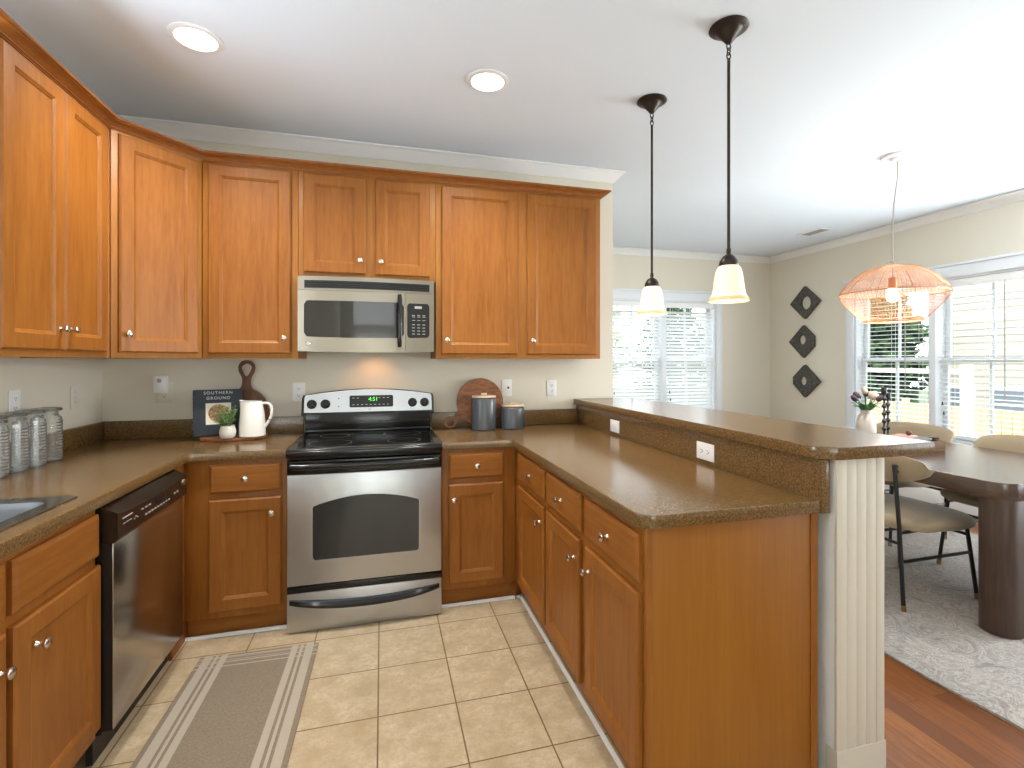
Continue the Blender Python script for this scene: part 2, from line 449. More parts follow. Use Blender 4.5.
# dining back wall with a paired window, right wall with a paired window
BW = dict(x0=2.66, x1=4.17, z0=.62, z1=2.12)
RW = dict(y0=2.70, y1=4.33, z0=.62, z1=2.12)
T = .16
mb = MB()
mb.box(XE-.12, BW['x0'], YD, YD+T, 0, CEIL).box(BW['x1'], XR+T, YD, YD+T, 0, CEIL)
mb.box(BW['x0'], BW['x1'], YD, YD+T, 0, BW['z0']).box(BW['x0'], BW['x1'], YD, YD+T, BW['z1'], CEIL)
struct('wall_dining', mb, 'wall', 'cream dining wall with the closed blinds', 'wall')
mb = MB()
mb.box(XR, XR+T, YN-.1, -2.2, 0, CEIL).box(XR, XR+T, -2.2, .4, 0, .2).box(XR, XR+T, -2.2, .4, 2.2, CEIL).box(XR, XR+T, .4, .7, 0, CEIL).box(XR, XR+T, .7, 2.3, 0, .5).box(XR, XR+T, .7, 2.3, 2.15, CEIL).box(XR, XR+T, 2.3, RW['y0'], 0, CEIL).box(XR, XR+T, RW['y1'], YD, 0, CEIL)
mb.box(XR, XR+T, RW['y0'], RW['y1'], 0, RW['z0']).box(XR, XR+T, RW['y0'], RW['y1'], RW['z1'], CEIL)
struct('wall_right', mb, 'wall', 'cream dining wall at right with three diamond plaques', 'wall')
# rear wall (behind the camera) closed, area lights stand in for its big windows
mb = MB().box(XL-.12, XR, YN-.12, YN, 0, CEIL)
struct('wall_rear', mb, 'wall', 'cream rear wall behind the camera, without openings', 'wall')
# crown at the ceiling and base boards
CROWN = [(0, CEIL-.004), (0, CEIL-.078), (.008, CEIL-.078), (.012, CEIL-.066), (.03, CEIL-.05), (.05, CEIL-.024), (.058, CEIL-.018), (.07, CEIL-.014), (.07, CEIL-.004)]
struct('trim_1', MB().sweep([(XL, YN), (XL, YB), (XE, YB), (XE, YD), (XR, YD), (XR, YN)], CROWN), 'trim',
       'white crown moulding running round the ceiling', 'trim')
BASE = [(0, .002), (.016, .002), (.016, .105), (.011, .12), (.011, .13), (.004, .14), (0, .14)]
struct('baseboard_right', MB().sweep([(XE, YB+.12), (XE, YD), (XR, YD), (XR, YN)], BASE), 'trim', 'white baseboard along the dining walls', 'baseboard')

# half wall with beadboard, carrying the bar
HX0, HX1, HY = 1.390, 1.584, 1.258
hw = struct('wall_half', MB().box(HX0, HX1-.012, HY+.012, YB, 0, 1.045), 'trim', 'white panelled half wall under the raised bar', 'wall')
mb = MB()
mb.box(HX1-.034, HX1, HY, HY+.012, 0, 1.044, .0015)
for k in range(4):
    w = (HX1-HX0-.0345)/4
    mb.box(HX0+k*w, HX0+(k+1)*w, HY+.001, HY+.012, 0, 1.044, .0016)
mb.box(HX1-.012, HX1, HY+.012, YB, 0, 1.045)
for k in range(42):
    mb.box(HX1, HX1+.005, HY+.02+k*.05, HY+.02+(k+1)*.05, .1, .98, .002)
mb.box(HX0-.006, HX0+.012, HY-.004, HY+.02, 1.032, 1.0455, .002)
obj('bead_board', mb, 'cream_trim', hw)
HB = [(0, .002), (.015, .002), (.015, .085), (.011, .096), (.011, .106), (.005, .118), (0, .118)]
obj('base_moulding', MB().sweep([(HX0-.001, 1.345), (HX0-.001, HY), (HX1, HY), (HX1, YB)][::-1], [(-o, z) for o, z in HB]) if False else
    MB().sweep([(HX1+.005, YB), (HX1+.005, HY-.001), (HX0-.001, HY-.001), (HX0-.001, 1.30)], HB), 'cream_trim', hw)

# quarter round at the foot of the cabinets
QR = [(0, .001), (.011, .001), (.0105, .007), (.008, .013), (.0, .016)]
struct('trim_2', MB().sweep([(-.955, 2.60), (-.955, 2.768), (-.46, 2.768)], QR), 'trim', 'white quarter round at the foot of the cabinet left of the range', 'trim')
struct('trim_3', MB().sweep([(.313, 2.768), (.772, 2.768), (.772, 1.32)], QR), 'trim', 'white quarter round along the foot of the peninsula', 'trim')

# ------------------------------------------------------------------ windows
def double_hung(name, n_, w, zs, place, label):
    """local frame: x along the wall, room at -y, glass plane in the reveal; two units side by side"""
    z0, z1 = zs
    root = thing(name, label, 'window', *place); root['kind'] = 'structure'
    mb = MB()     # casing on the room face
    mb.box(-.09, 0, -.02, 0, z0, z1+.0, .004).box(w, w+.09, -.02, 0, z0, z1, .004)
    mb.box(-.10, w+.10, -.022, 0, z1, z1+.10, .004).box(-.115, w+.115, -.034, 0, z1+.10, z1+.125, .006)
    obj('casing', mb, 'trim_blue', root)
    mb = MB()
    mb.box(-.11, w+.11, -.05, .02, z0-.028, z0, .006).box(-.09, w+.09, -.016, 0, z0-.12, z0-.028, .004)
    obj('sill', mb, 'trim_blue', root)
    mb = MB()
    mid = w/2
    mb.box(0, .02, .0, T, z0, z1).box(w-.02, w, 0, T, z0, z1).box(0, w, 0, T, z1-.02, z1).box(0, w, 0.02, T, z0, z0+.02)
    mb.box(mid-.03, mid+.03, -.012, T, z0, z1, .003)
    obj('jamb', mb, 'trim_blue', root)
    for a, b in ((.02, mid-.03), (mid+.03, w-.02)):
        zm = (z0+z1)/2
        for lo, hi, y in ((z0+.02, zm+.02, .085), (zm-.02, z1-.02, .115)):
            s = MB(); q = .042; d = .028
            s.box(a, a+q, y, y+d, lo, hi, .003).box(b-q, b, y, y+d, lo, hi, .003).box(a+q, b-q, y, y+d, lo, lo+q, .003).box(a+q, b-q, y, y+d, hi-q, hi, .003)
            s.box((a+b)/2-.011, (a+b)/2+.011, y+.004, y+d-.004, lo+q, hi-q, .002)
            so = obj('sash', s, 'trim_blue', root)
            obj('pane', MB().box(a+q-.004, b-q+.004, y+.012, y+.016, lo+q-.004, hi-q+.004), 'pane', so)
    return root
double_hung('window_1', 2, BW['x1']-BW['x0'], (BW['z0'], BW['z1']), ((BW['x0'], YD, 0), 0), 'white paired window on the far dining wall')
# right wall: room at -x, so local x runs toward -y
double_hung('window_2', 2, RW['y1']-RW['y0'], (RW['z0'], RW['z1']), ((XR, RW['y1'], 0), R(-90)), 'large white paired window beside the dining table')

def blind(label, group, w, z0, z1, tilt, place, wand=True, cord=True):
    """slatted blind, local: x along, slats centred at y = 0"""
    root = thing('window_blind', label, 'blind', *place, group=group)
    obj('headrail', MB().box(0, w, -.03, .025, z1-.055, z1, .003).box(0, w, -.038, -.030, z1-.07, z1, .002), 'blind', root)
    mb = MB(); p = .043; k = int((z1-.08-z0-.03)/p)
    for i in range(k):
        z = z0+.035+i*p
        c, s_ = math.cos(tilt), math.sin(tilt)
        for q in (-1,):
            hw_, th = .0245, .0014
            P = [(-hw_, -th), (0, -th+.002), (hw_, -th), (hw_, th), (0, th+.002), (-hw_, th)]
            A = [(y*c-zz*s_, z+y*s_+zz*c) for y, zz in P]
            v0 = [mb.bm.verts.new((.004, y, zz)) for y, zz in A]; v1 = [mb.bm.verts.new((w-.004, y, zz)) for y, zz in A]
            for j in range(6): mb.bm.faces.new((v0[j], v0[(j+1) % 6], v1[(j+1) % 6], v1[j]))
            mb.bm.faces.new(v0[::-1]); mb.bm.faces.new(v1)
    obj('slats', mb, 'blind', root)
    obj('bottom_rail', MB().box(.003, w-.003, -.025, .025, z0+.004, z0+.02, .003), 'blind', root)
    mb = MB()
    for f in (.14, .5, .86):
        mb.box(w*f-.0012, w*f+.0012, -.0265, -.0253, z0+.02, z1-.06).box(w*f-.0012, w*f+.0012, .0253, .0265, z0+.02, z1-.06)
    obj('ladder_cord', mb, 'blind', root)
    if wand: obj('tilt_wand', MB().tube([(w*.70, -.045, z1-.06), (w*.705, -.048, z1-1.05)], .0045, 8), 'grey_mark', root)
    if cord:
        for x, z in ((.046, z0+.3), (.058, z0+.21)):
            lc = obj('lift_cord', MB().tube([(x, -.042, z1-.05), (x, -.044, z+.03)], .0012, 6), 'blind', root)
            obj('cord_tassel', MB().lathe([(0, .035), (.004, .033), (.008, .002), (.0, 0)], 10, (x, -.044, z)), 'charcoal', lc)
wB = BW['x1']-BW['x0']; u_ = wB/2-.03-.02-.012
blind('half-closed white slatted blind on the far wall, unit beside the kitchen wall end', 'blinds on the far window', u_, .645, 2.098, R(38), ((BW['x0']+.026, YD+.045, 0), 0), False)
blind('half-closed white slatted blind on the far wall, unit nearer the room corner', 'blinds on the far window', u_, .645, 2.098, R(44), ((BW['x0']+wB/2+.036, YD+.045, 0), 0), False)
wR = RW['y1']-RW['y0']; u_ = wR/2-.03-.02-.012
blind('open white slatted blind behind the vase and rattan lamp', 'blinds on the big dining window', u_, .645, 2.098, R(5), ((XR+.045, RW['y1']-.026, 0), R(-90)))
blind('open white slatted blind behind the dining chair, at the right edge', 'blinds on the big dining window', u_, .645, 2.098, R(5), ((XR+.045, RW['y1']-wR/2-.036, 0), R(-90)))

# ------------------------------------------------------------------ cabinets
def knob_mb(x, y, z):
    return MB().lathe([(0, 0), (.0085, 0), (.007, -.004), (.0052, -.008), (.0052, -.014), (.0115, -.018), (.0148, -.022), (.0148, -.0255), (.011, -.029), (0, -.0305)], 20, (x, y, z), 'y')
def door(root, x0, x1, z0, z1, knob=None, th=.02, st=.058, name='door', pre='maple'):
    rings = [(0, -th+.006), (.007, -th), (st, -th), (st+.004, -th+.003), (st+.010, -th+.005), (st+.014, -th+.009), (st+.02, -th+.0095)]
    d = obj(name, MB().rings_front(x0, x1, z0, z1, rings, -.001), pre, root, 25)
    if knob: obj('knob', knob_mb(knob[0], -th+.001, knob[1]), 'nickel', d)
    return d
def drawer(root, x0, x1, z0, z1, knob=True, th=.02, name='drawer'):
    rings = [(0, -th+.008), (.004, -th+.005), (.012, -th), (.016, -th)]
    d = obj(name, MB().rings_front(x0, x1, z0, z1, rings, -.001), 'maple_x', root, 25)
    if knob: obj('knob', knob_mb((x0+x1)/2, -th+.001, (z0+z1)/2), 'nickel', d)
    return d
UZ0, UZ1 = 1.372, 2.431
def upper(label, w, doors, place, z0=UZ0, depth=.328, z1=UZ1):
    root = thing('wall_cabinet', label, 'cabinet', *place, group='honey maple wall cabinets')
    mb = MB().box(.004, w-.004, .0195, depth-.002, z0+.012, z1-.002)
    mb.box(.0006, .012, .018, depth, z0, z1).box(w-.012, w-.0006, .018, depth, z0, z1)
    obj('carcass', mb, 'maple', root)
    obj('face_frame', MB().box(.0006, w-.0006, 0, .0185, z0, z1, .001), 'maple_frame', root)
    for d in doors: door(root, *d)
    return root
FY = 3.03
DT, DB = 2.412, 1.398
upper('maple wall cabinet on the left wall above the glass jars, two doors', .722,
      [(.036, .374, DB, DT, (.343, DB+.085)), (.378, .692, DB, DT, (.410, DB+.085))], ((-1.21, 1.976, 0), R(90)), depth=.316)
upper('single-door maple wall cabinet between the corner and the microwave', .474,
      [(.028, .437, DB, DT, (.405, DB+.085))], ((-.926, FY, 0), 0))
upper('short two-door maple wall cabinet above the microwave', .762,
      [(.026, .362, 1.856, DT, (.330, 1.93)), (.413, .728, 1.856, DT, (.446, 1.93))], ((-.4515, FY, 0), 0), 1.832)
upper('tall two-door maple wall cabinet right of the microwave, above the canisters', 1.074,
      [(.033, .510, DB, DT, (.066, DB+.085)), (.570, 1.042, DB, DT, (.603, DB+.085))], ((.311, FY, 0), 0))
# diagonal corner unit
root = thing('wall_cabinet', 'angled corner maple wall cabinet with one door', 'cabinet', (-1.2095, 2.7, 0), math.atan2(.33, .282), group='honey maple wall cabinets')
A = math.atan2(.33, .282); L_ = math.hypot(.33, .282)
inv = Matrix.Rotation(-A, 4, 'Z') @ Matrix.Translation((1.2095, -2.7, 0))
def loc2(x, y):
    q = inv @ Vector((x, y, 0)); return (q.x, q.y)
pl = [loc2(*p) for p in ((-1.2115, 2.7015), (-.9285, 3.0315), (-.9285, 3.355), (-1.526, 3.355), (-1.526, 2.7015))]
obj('carcass', MB().prism(pl, UZ0, UZ1), 'maple', root)
obj('face_frame', MB().box(.012, L_-.004, -.004, .004, UZ0, UZ1, .001), 'maple_frame', root)
d = door(root, .04, L_-.03, DB, DT, (.072, DB+.085))
# maple crown on top of the wall cabinets
CR = [(0, 2.4315), (0, 2.424), (.005, 2.424), (.007, 2.429), (.013, 2.430), (.013, 2.434), (.017, 2.436), (.020, 2.442), (.028, 2.449), (.040, 2.4535), (.044, 2.454), (.044, 2.458), (.051, 2.459), (.053, 2.462), (.053, 2.468), (-.03, 2.468), (-.03, 2.4315)]
tag(obj('cabinet_crown', MB().sweep([(-1.209, 1.90), (-1.209, 2.698), (-.926, 3.029), (1.386, 3.029), (1.386, 3.357)], CR), 'maple_crown'),
    'stained maple crown moulding capping the wall cabinets', 'moulding')

BZ = .874
def basecab(name, label, w, place, parts, depth=.6, toe=.03, carc=None, group='honey maple base cabinets'):
    root = thing(name, label, 'cabinet', *place, group=group)
    mb = MB()
    t = .018
    mb.box(.0008, .0008+t, .0188, depth, .1, BZ-.001).box(w-.0008-t, w-.0008, .019, depth, .1, BZ-.001)
    mb.box(t, w-t, .019, depth, .1, .118).box(t, w-t, depth-.012, depth, .1, BZ-.001)
    if carc: carc(mb)
    obj('carcass', mb, 'maple', root)
    obj('face_frame', MB().box(.0008, w-.0008, 0, .0185, .1, BZ-.001, .001), 'maple', root)
    obj('toe_kick', MB().box(.0008, w-.0008, toe, toe+.018, .001, .102), 'maple_x', root)
    for kind, *a in parts:
        (door if kind == 'door' else drawer)(root, *a)
    return root
FB = 2.75
# left wall run: sink base (local x = world y)
basecab('base_cabinet', 'maple sink base cabinet under the sink at the left edge', .842, ((-.92, 1.138, 0), R(90)),
        [('drawer', .432, .832, .71, .85, False, .02, 'false_front'), ('door', .432, .838, .135, .68, (.513, .592)),
         ('drawer', .03, .404, .71, .85, False, .02, 'false_front'), ('door', .03, .404, .135, .68, (.376, .592))], .59, .06)
# back wall: left of the range (stile + drawer + door), right of the range, corner filler
basecab('base_cabinet', 'maple base cabinet left of the range with one drawer and one door', .455, ((-.918, FB, 0), 0),
        [('drawer', .110, .432, .71, .85), ('door', .107, .432, .135, .68, (.389, .605))], .6, .036)
obj('corner_filler', MB().box(-.014, -.0002, -.149, .035, .001, BZ-.001, .001), 'maple', bpy.data.objects['base_cabinet.001'])
basecab('base_cabinet', 'maple base cabinet right of the range in the corner', .417, ((.316, FB, 0), 0),
        [('drawer', .035, .348, .71, .85), ('door', .035, .344, .135, .68, (.063, .600))], .6, .036)
obj('corner_filler', MB().box(.400, .454, .030, .036, .001, .1, .0).box(.4175, .4195, -.003, .036, .001, BZ-.001), 'maple', bpy.data.objects['base_cabinet.002'])
# peninsula (local x = world -y), faces -x
basecab('base_cabinet', 'far single maple cabinet of the peninsula, one drawer over one door', .575, ((.736, 2.746, 0), R(-90)),
        [('drawer', .108, .557, .71, .85), ('door', .108, .553, .135, .68, (.50, .60))], .61, .055)
basecab('base_cabinet', 'near double maple cabinet of the peninsula with two drawers and a plain end panel', .856, ((.736, 2.168, 0), R(-90)),
        [('drawer', .008, .412, .71, .85), ('door', .008, .402, .135, .68, (.36, .60)),
         ('drawer', .462, .862-.01, .71, .85), ('door', .462, .852, .135, .68, (.50, .60))], .61, .055)
ep = thing('end_panel', 'wide maple end panel closing the peninsula toward the viewer', 'cabinet panel', (.736, 1.31, 0))
obj('panel', MB().box(.0, .588, -.012, -.0004, .001, BZ-.001, .0015), 'maple_panel', ep)
obj('scribe_strip', MB().box(.5885, .616, -.016, -.0004, .001, BZ-.001, .002), 'maple', ep)
obj('corner_stile', MB().box(-.0005, .022, -.0135, -.0115, .001, BZ-.001, .0005), 'maple', ep)

# ------------------------------------------------------------------ counters
CT = .914
def flat(splines, z0, z1, bev=.004): return plate(splines, z0, z1, bev)
SX0, SX1, SY0, SY1 = -1.40, -.965, 1.20, 1.962
root = thing('countertop', 'speckled brown laminate countertop with the sink, left of the range', 'countertop', (0, 0, 0), group='speckled brown laminate worktops')
o_ = [(-1.527, .9), (-.897, .9), (-.897, 2.60), (-.872, 2.725), (-.461, 2.725), (-.461, 3.357), (-1.527, 3.357)]
o_ = [(-1.527, .9), (-.895, .9), (-.895, 2.695), (-.888, 2.717), (-.865, 2.725), (-.461, 2.725), (-.461, 3.357), (-1.527, 3.357)]
mesh_obj('top', flat([o_, rrect(SX0, SX1, SY0, SY1, .05)[::-1]], BZ, CT), 'laminate', root, 30)
obj('back_splash', MB().box(-1.527, -1.507, .9, 3.336, CT, 1.016, .003).box(-1.527, -.466, 3.337, 3.357, CT, 1.016, .003), 'laminate', root)
root = thing('countertop', 'speckled brown laminate countertop of the peninsula, right of the range', 'countertop', (0, 0, 0), group='speckled brown laminate worktops')
cx = [(.711+.06*(1-math.cos(a)), 1.278+.06*(1-math.sin(a))) for a in [k/6*PI/2 for k in range(7)]]
o_ = cx + [(1.343, 1.278), (1.343, 3.357), (.314, 3.357), (.314, 2.725), (.68, 2.725), (.703, 2.717), (.711, 2.695)]
mesh_obj('top', flat([o_], BZ, CT), 'laminate', root, 30)
obj('back_splash', MB().box(.314, 1.343, 3.337, 3.357, CT, 1.016, .003), 'laminate', root)
obj('bar_splash', MB().box(1.3455, 1.378, 1.272, 3.355, .873, 1.0445, .002), 'laminate', root)
bar = [(1.325, 1.30), (1.334, 1.278), (1.375, 1.243), (1.395, 1.238), (1.775, 1.238), (1.79, 1.25), (1.79, 3.354), (1.325, 3.354)]
tag(mesh_obj('bar_top', flat([bar], 1.0465, 1.087), 'laminate', None, 30), 'raised brown laminate bar top on the white half wall', 'bar top', 'speckled brown laminate worktops')

# ------------------------------------------------------------------ sink
root = thing('sink', 'stainless steel sink set in the left counter', 'sink', (0, 0, 0))
mesh_obj('rim', plate([rrect(SX0-.018, SX1+.010, SY0-.02, SY1+.010, .028), rrect(SX0+.045, SX1-.04, SY0+.04, SY1-.045, .05)[::-1]], CT+.0005, CT+.004, .001), 'steel_rim', root, 30)
mb = MB()
ri = [rrect(SX0+.042, SX1-.037, SY0+.037, SY1-.042, .05), rrect(SX0+.05, SX1-.045, SY0+.045, SY1-.05, .05), rrect(SX0+.055, SX1-.05, SY0+.05, SY1-.055, .05), rrect(SX0+.09, SX1-.085, SY0+.09, SY1-.09, .05)]
prev = None
for ring, z in zip(ri, (CT+.001, CT-.02, CT-.17, CT-.2)):
    vs = [mb.bm.verts.new((x, y, z)) for x, y in ring]
    if prev:
        for k in range(len(vs)): mb.bm.faces.new((prev[k], prev[(k+1) % len(vs)], vs[(k+1) % len(vs)], vs[k]))
    prev = vs
mb.bm.faces.new(prev)
obj('bowl', mb, 'steel_sink', root)
obj('drain', MB().lathe([(0, 0), (.03, 0), (.042, .003), (.045, 0)], 24, ((SX0+SX1)/2, (SY0+SY1)/2, CT-.1995)), 'chrome', root)

# ------------------------------------------------------------------ range
RX, RY = -.073, 2.69     # centre, door face
root = thing('range', 'stainless steel electric range with black glass cooktop', 'range', (RX, RY, 0))
h = .381
obj('body', MB().box(-h+.004, h-.004, .035, .655, .012, .895), 'black', root)
for sx in (-1, 1):
    for y in (.07, .6): obj('foot', MB().lathe([(0, 0.0005), (.018, 0.0005), (.018, .010), (0, .0115)], 12, (sx*(h-.05), y, 0)), 'blackmatt', root)
ck = obj('cooktop', MB().box(-h-.001, h+.001, -.03, .56, .896, .921, .006, 3).box(-h-.001, h+.001, -.035, .0, .880, .912, .008, 3), 'black', root)
mesh_obj('glass_surface', plate([rrect(-h+.035, h-.035, .02, .535, .015)], .9212, .9228, .0006), 'blackglass', ck, 30)
for x, y, r in ((-.19, .13, .105), (.19, .13, .085), (-.19, .40, .078), (.19, .40, .105)):
    obj('burner_ring', MB().lathe([(r, .9229), (r+.0015, .9230), (r+.003, .9229)], 48, (x, y, 0)), 'slot', ck)
# door
d = obj('oven_door', MB().box(-h, h, 0, .034, .235, .789, .006, 2), 'steel', root)
ov = [(-.262, -.15), (-.262, .118)]
arch = []
for k in range(25):
    x = -.25+.5*k/24
    arch.append((x, .116+.040*(1-(x/.25)**2)))
win = [(-.25, -.158), (.25, -.158), (.259, -.15), (.262, -.14), (.262, .10), (.259, .112)] + arch[::-1][1:-1] + [(-.259, .112), (-.262, .10), (-.262, -.14), (-.259, -.15)]
mesh_obj('window', plate([[(x, y) for x, y in win]], 0, .003, .001, Matrix.Translation((0, .0001, .516)) @ STAND), 'ovenglass', d, 30)
inr = plate([[(x*1.012, y*1.02) for x, y in win], [(x*.992, y*.985) for x, y in win][::-1]], 0, .0015, 0, Matrix.Translation((0, .0001, .516)) @ STAND)
mesh_obj('window_bezel', inr, 'steel', d, 30)
obj('door_trim', MB().box(-h, h, -.004, .034, .790, .862, .008, 3), 'black', d)
hd = MB()
pts = [(-h+.03+(2*h-.06)*k/16, -.052-.008*math.sin(PI*k/16), .838) for k in range(17)]
hd.tube([(-h+.03, -.004, .838)]+pts+[(h-.03, -.004, .838)], .015, 10)
obj('handle', hd, 'black', d)
obj('vent_trim', MB().box(-h+.01, h-.01, .004, .04, .864, .879, .002), 'blackmatt', root)
# storage drawer
dr = obj('storage_drawer', MB().box(-h, h, 0, .034, .005, .199, .004, 2), 'steel', root)
obj('drawer_band', MB().box(-h, h, .002, .034, .200, .231, .003), 'black', dr)
hb = MB()
n_ = 24; top = []; rg = []
for k in range(n_+1):
    t = -1+2*k/n_
    x = t*(h-.012); zc = .126+.032*t*t; ha = .020-.006*abs(t)**3; dp = .030*(1-t**4)+.008
    rg.append([hb.bm.verts.new(p) for p in ((x, .001, zc+ha), (x, -dp*.7, zc+ha*.9), (x, -dp, zc+ha*.2), (x, -dp*.8, zc-ha*.7), (x, .001, zc-ha))])
for a, b in zip(rg, rg[1:]):
    for j in range(5): hb.bm.faces.new((a[j], a[(j+1) % 5], b[(j+1) % 5], b[j]))
hb.bm.faces.new(rg[0]); hb.bm.faces.new(rg[-1][::-1])
obj('handle', hb, 'black', dr)
# backguard
bgd = obj('backguard', MB().box(-h+.004, h-.004, .575, .66, .915, 1.035, .006).box(-h+.01, h-.01, .545, .60, .918, .942, .008), 'black', root)
lean = Matrix.Translation((0, .585, 1.03)) @ Matrix.Rotation(R(-8), 4, 'X') @ STAND
arc = [(-.392+.784*k/24, .118+.038*(1-((-.392+.784*k/24)/.392)**2)) for k in range(25)]
outer = [(-.400, -.004), (.400, -.004), (.398, .10), (.394, .112)] + arc[::-1] + [(-.394, .112), (-.398, .10)]
mesh_obj('panel_surround', plate([outer], -.055, 0, .005, lean), 'black', bgd, 30)
inner = [(x*.962, .014+(y-.0)*.875) for x, y in outer]
mesh_obj('control_panel', plate([inner], .0005, .004, .001, lean), 'steel', bgd, 30)
dsp = mesh_obj('display', plate([rrect(-.122, .142, .038, .112, .01)], .0042, .0062, .001, lean), 'blackmatt', bgd, 30)
me = text_mesh('4:51', .034, lean @ Matrix.Translation((.02, .087, .0066)))
mesh_obj('clock_digits', me, 'green_led', dsp)
bm_ = MB()
for r_, y in ((0, .052),):
    for k in range(9): bm_.box(-.105+k*.026, -.092+k*.026, y, y+.004, .0062, .0066)
for k in (0, 1, 6, 7, 8): bm_.box(-.105+k*.026, -.092+k*.026, .094, .098, .0062, .0066)
obj('button_print', bm_.xf(lean), 'grey_mark', dsp)
for x in (-.340, -.262, .262, .338):
    k_ = MB().lathe([(0, 0), (.0285, 0), (.0285, .004), (.022, .006), (.0205, .02), (.018, .023), (0, .023)], 28)
    k_.box(-.0045, .0045, -.021, .021, .020, .030, .002)
    obj('dial', k_.xf(lean @ Matrix.Translation((x, .062, .0042))), 'blackmatt', bgd)
for y in (.045, .095): obj('indicator_light', MB().lathe([(0, .002), (.003, .002), (.004, 0)], 12, (-.185, y, .004)).xf(lean), 'blackmatt', bgd)
mb = MB().lathe([(.0, .0055), (.007, .0055), (.0085, .004)], 20, (.0, .024, 0))
obj('round_badge', mb.xf(lean), 'grey_mark', bgd)

# ------------------------------------------------------------------ microwave
MX, MY = -.0755, 2.985
root = thing('microwave', 'stainless over-the-range microwave with black handle', 'microwave', (MX, MY, 0))
w = .3735; z0, z1 = 1.412, 1.829
obj('body', MB().box(-w, w, .016, .37, z0+.012, z1), 'blackmatt', root)
def bow(x): return -.030*(1-(x/w)**2)
def bowed(mb_, x0, x1, za, zb, y0, y1, n=16, bottom=0):
    rg = []
    for k in range(n+1):
        x = x0+(x1-x0)*k/n; b_ = bow(x)
        zl = za-bottom*(1-(x/w)**2)
        rg.append([mb_.bm.verts.new(p) for p in ((x, y0+b_, zl), (x, y0+b_, zb), (x, y1+b_*.0, zb), (x, y1+b_*.0, zl))])
    for a, b in zip(rg, rg[1:]):
        for j in range(4): mb_.bm.faces.new((a[j], a[(j+1) % 4], b[(j+1) % 4], b[j]))
    mb_.bm.faces.new(rg[0]); mb_.bm.faces.new(rg[-1][::-1])
    return mb_
g = obj('vent_grille', bowed(MB(), -w, w, 1.752, z1, 0, .016), 'steel_warm', root)
mb = MB()
bowed(mb, -.338, .345, 1.763, 1.806, -.0012, 0)
for k in range(4): bowed(mb, -.338, .345, 1.765+k*.011, 1.770+k*.011, -.006, 0)
obj('vent_louvre', mb, 'blackmatt', g)
d = obj('door', bowed(MB(), -w, .2065, z0, 1.750, 0, .016, bottom=.006), 'steel_warm', root)
cp = obj('control_side', bowed(MB(), .2085, w, z0, 1.750, 0, .016, 8, bottom=.006), 'steel_warm', root)
def bowed_plate(pts, off):
    me = plate([pts], 0, .002, .0005, STAND)
    bm = bmesh.new(); bm.from_mesh(me)
    bmesh.ops.subdivide_edges(bm, edges=bm.edges, cuts=1)
    for v in bm.verts: v.co.y += bow(v.co.x)+off
    bm.to_mesh(me); bm.free(); return me
def band(x0, x1, za, zb, r, off, n=24):
    # rounded window outline as a bowed grid strip, with an arched lower edge
    mb_ = MB(); rg = []
    for k in range(n+1):
        x = x0+(x1-x0)*k/n; e = min(x-x0, x1-x)
        c = 0 if e >= r else r-math.sqrt(max(r*r-(r-e)**2, 0))
        lo = za+c-.008*(1-(x/w)**2); hi = zb-c
        rg.append([mb_.bm.verts.new((x, bow(x)+off, lo)), mb_.bm.verts.new((x, bow(x)+off, hi)), mb_.bm.verts.new((x, bow(x)+.002, hi)), mb_.bm.verts.new((x, bow(x)+.002, lo))])
    for a, b in zip(rg, rg[1:]):
        for j in range(4): mb_.bm.faces.new((a[j], b[j], b[(j+1) % 4], a[(j+1) % 4]))
    mb_.bm.faces.new(rg[0]); mb_.bm.faces.new(rg[-1][::-1])
    return mb_
obj('window', band(-.340, .198, 1.495, 1.694, .022, -.002, 40), 'micro_glass', d)
kp = obj('keypad', band(.2165, .345, 1.496, 1.692, .016, -.002, 16), 'blackmatt', cp)
obj('display', MB().box(.250, .300, bow(.27)-.0032, bow(.27)-.002, 1.662, 1.676), 'grey_mark', kp)
mb = MB()
for r_ in range(7):
    for c_ in range(3):
        x = .244+c_*.030
        if r_ in (4, 5): mb.box(x, x+.018, bow(x)-.0030, bow(x)-.001, 1.512+r_*.020, 1.515+r_*.020)
        else: mb.box(x, x+.016, bow(x)-.0030, bow(x)-.001, 1.512+r_*.018, 1.5165+r_*.018)
obj('key_print', mb, 'grey_mark', kp)
hz = MB()
for za, zb in ((1.452, 1.458), (1.722, 1.728)): hz.box(.167, .181, bow(.174)-.02, bow(.174)+.001, za, zb)
pts = [(.174, bow(.174)-.024-.012*math.sin(PI*k/14), 1.437+.300*k/14) for k in range(15)]
hz.tube(pts, [.010, .0125]+[.0135]*11+[.0125, .010], 12)
obj('handle', hz, 'black', d)
obj('round_badge', MB().lathe([(0, -.003), (.010, -.003), (.012, -.001), (.012, 0)], 24, (-.318, bow(-.318)+.0005, 1.453), 'y'), 'chrome', d)
obj('cooktop_lamp', MB().lathe([(0, z0+.0115), (.035, z0+.0115), (.045, z0+.006), (0, z0+.002)], 24, (.0, .09, 0)), 'lampglow', root)
light('microwave_lamp', 'SPOT', (MX+.03, MY+.20, 1.40), 1.0, (1, .45, .16), (R(35), 0, 0), spot_size=R(110), spot_blend=.8, shadow_soft_size=.03)

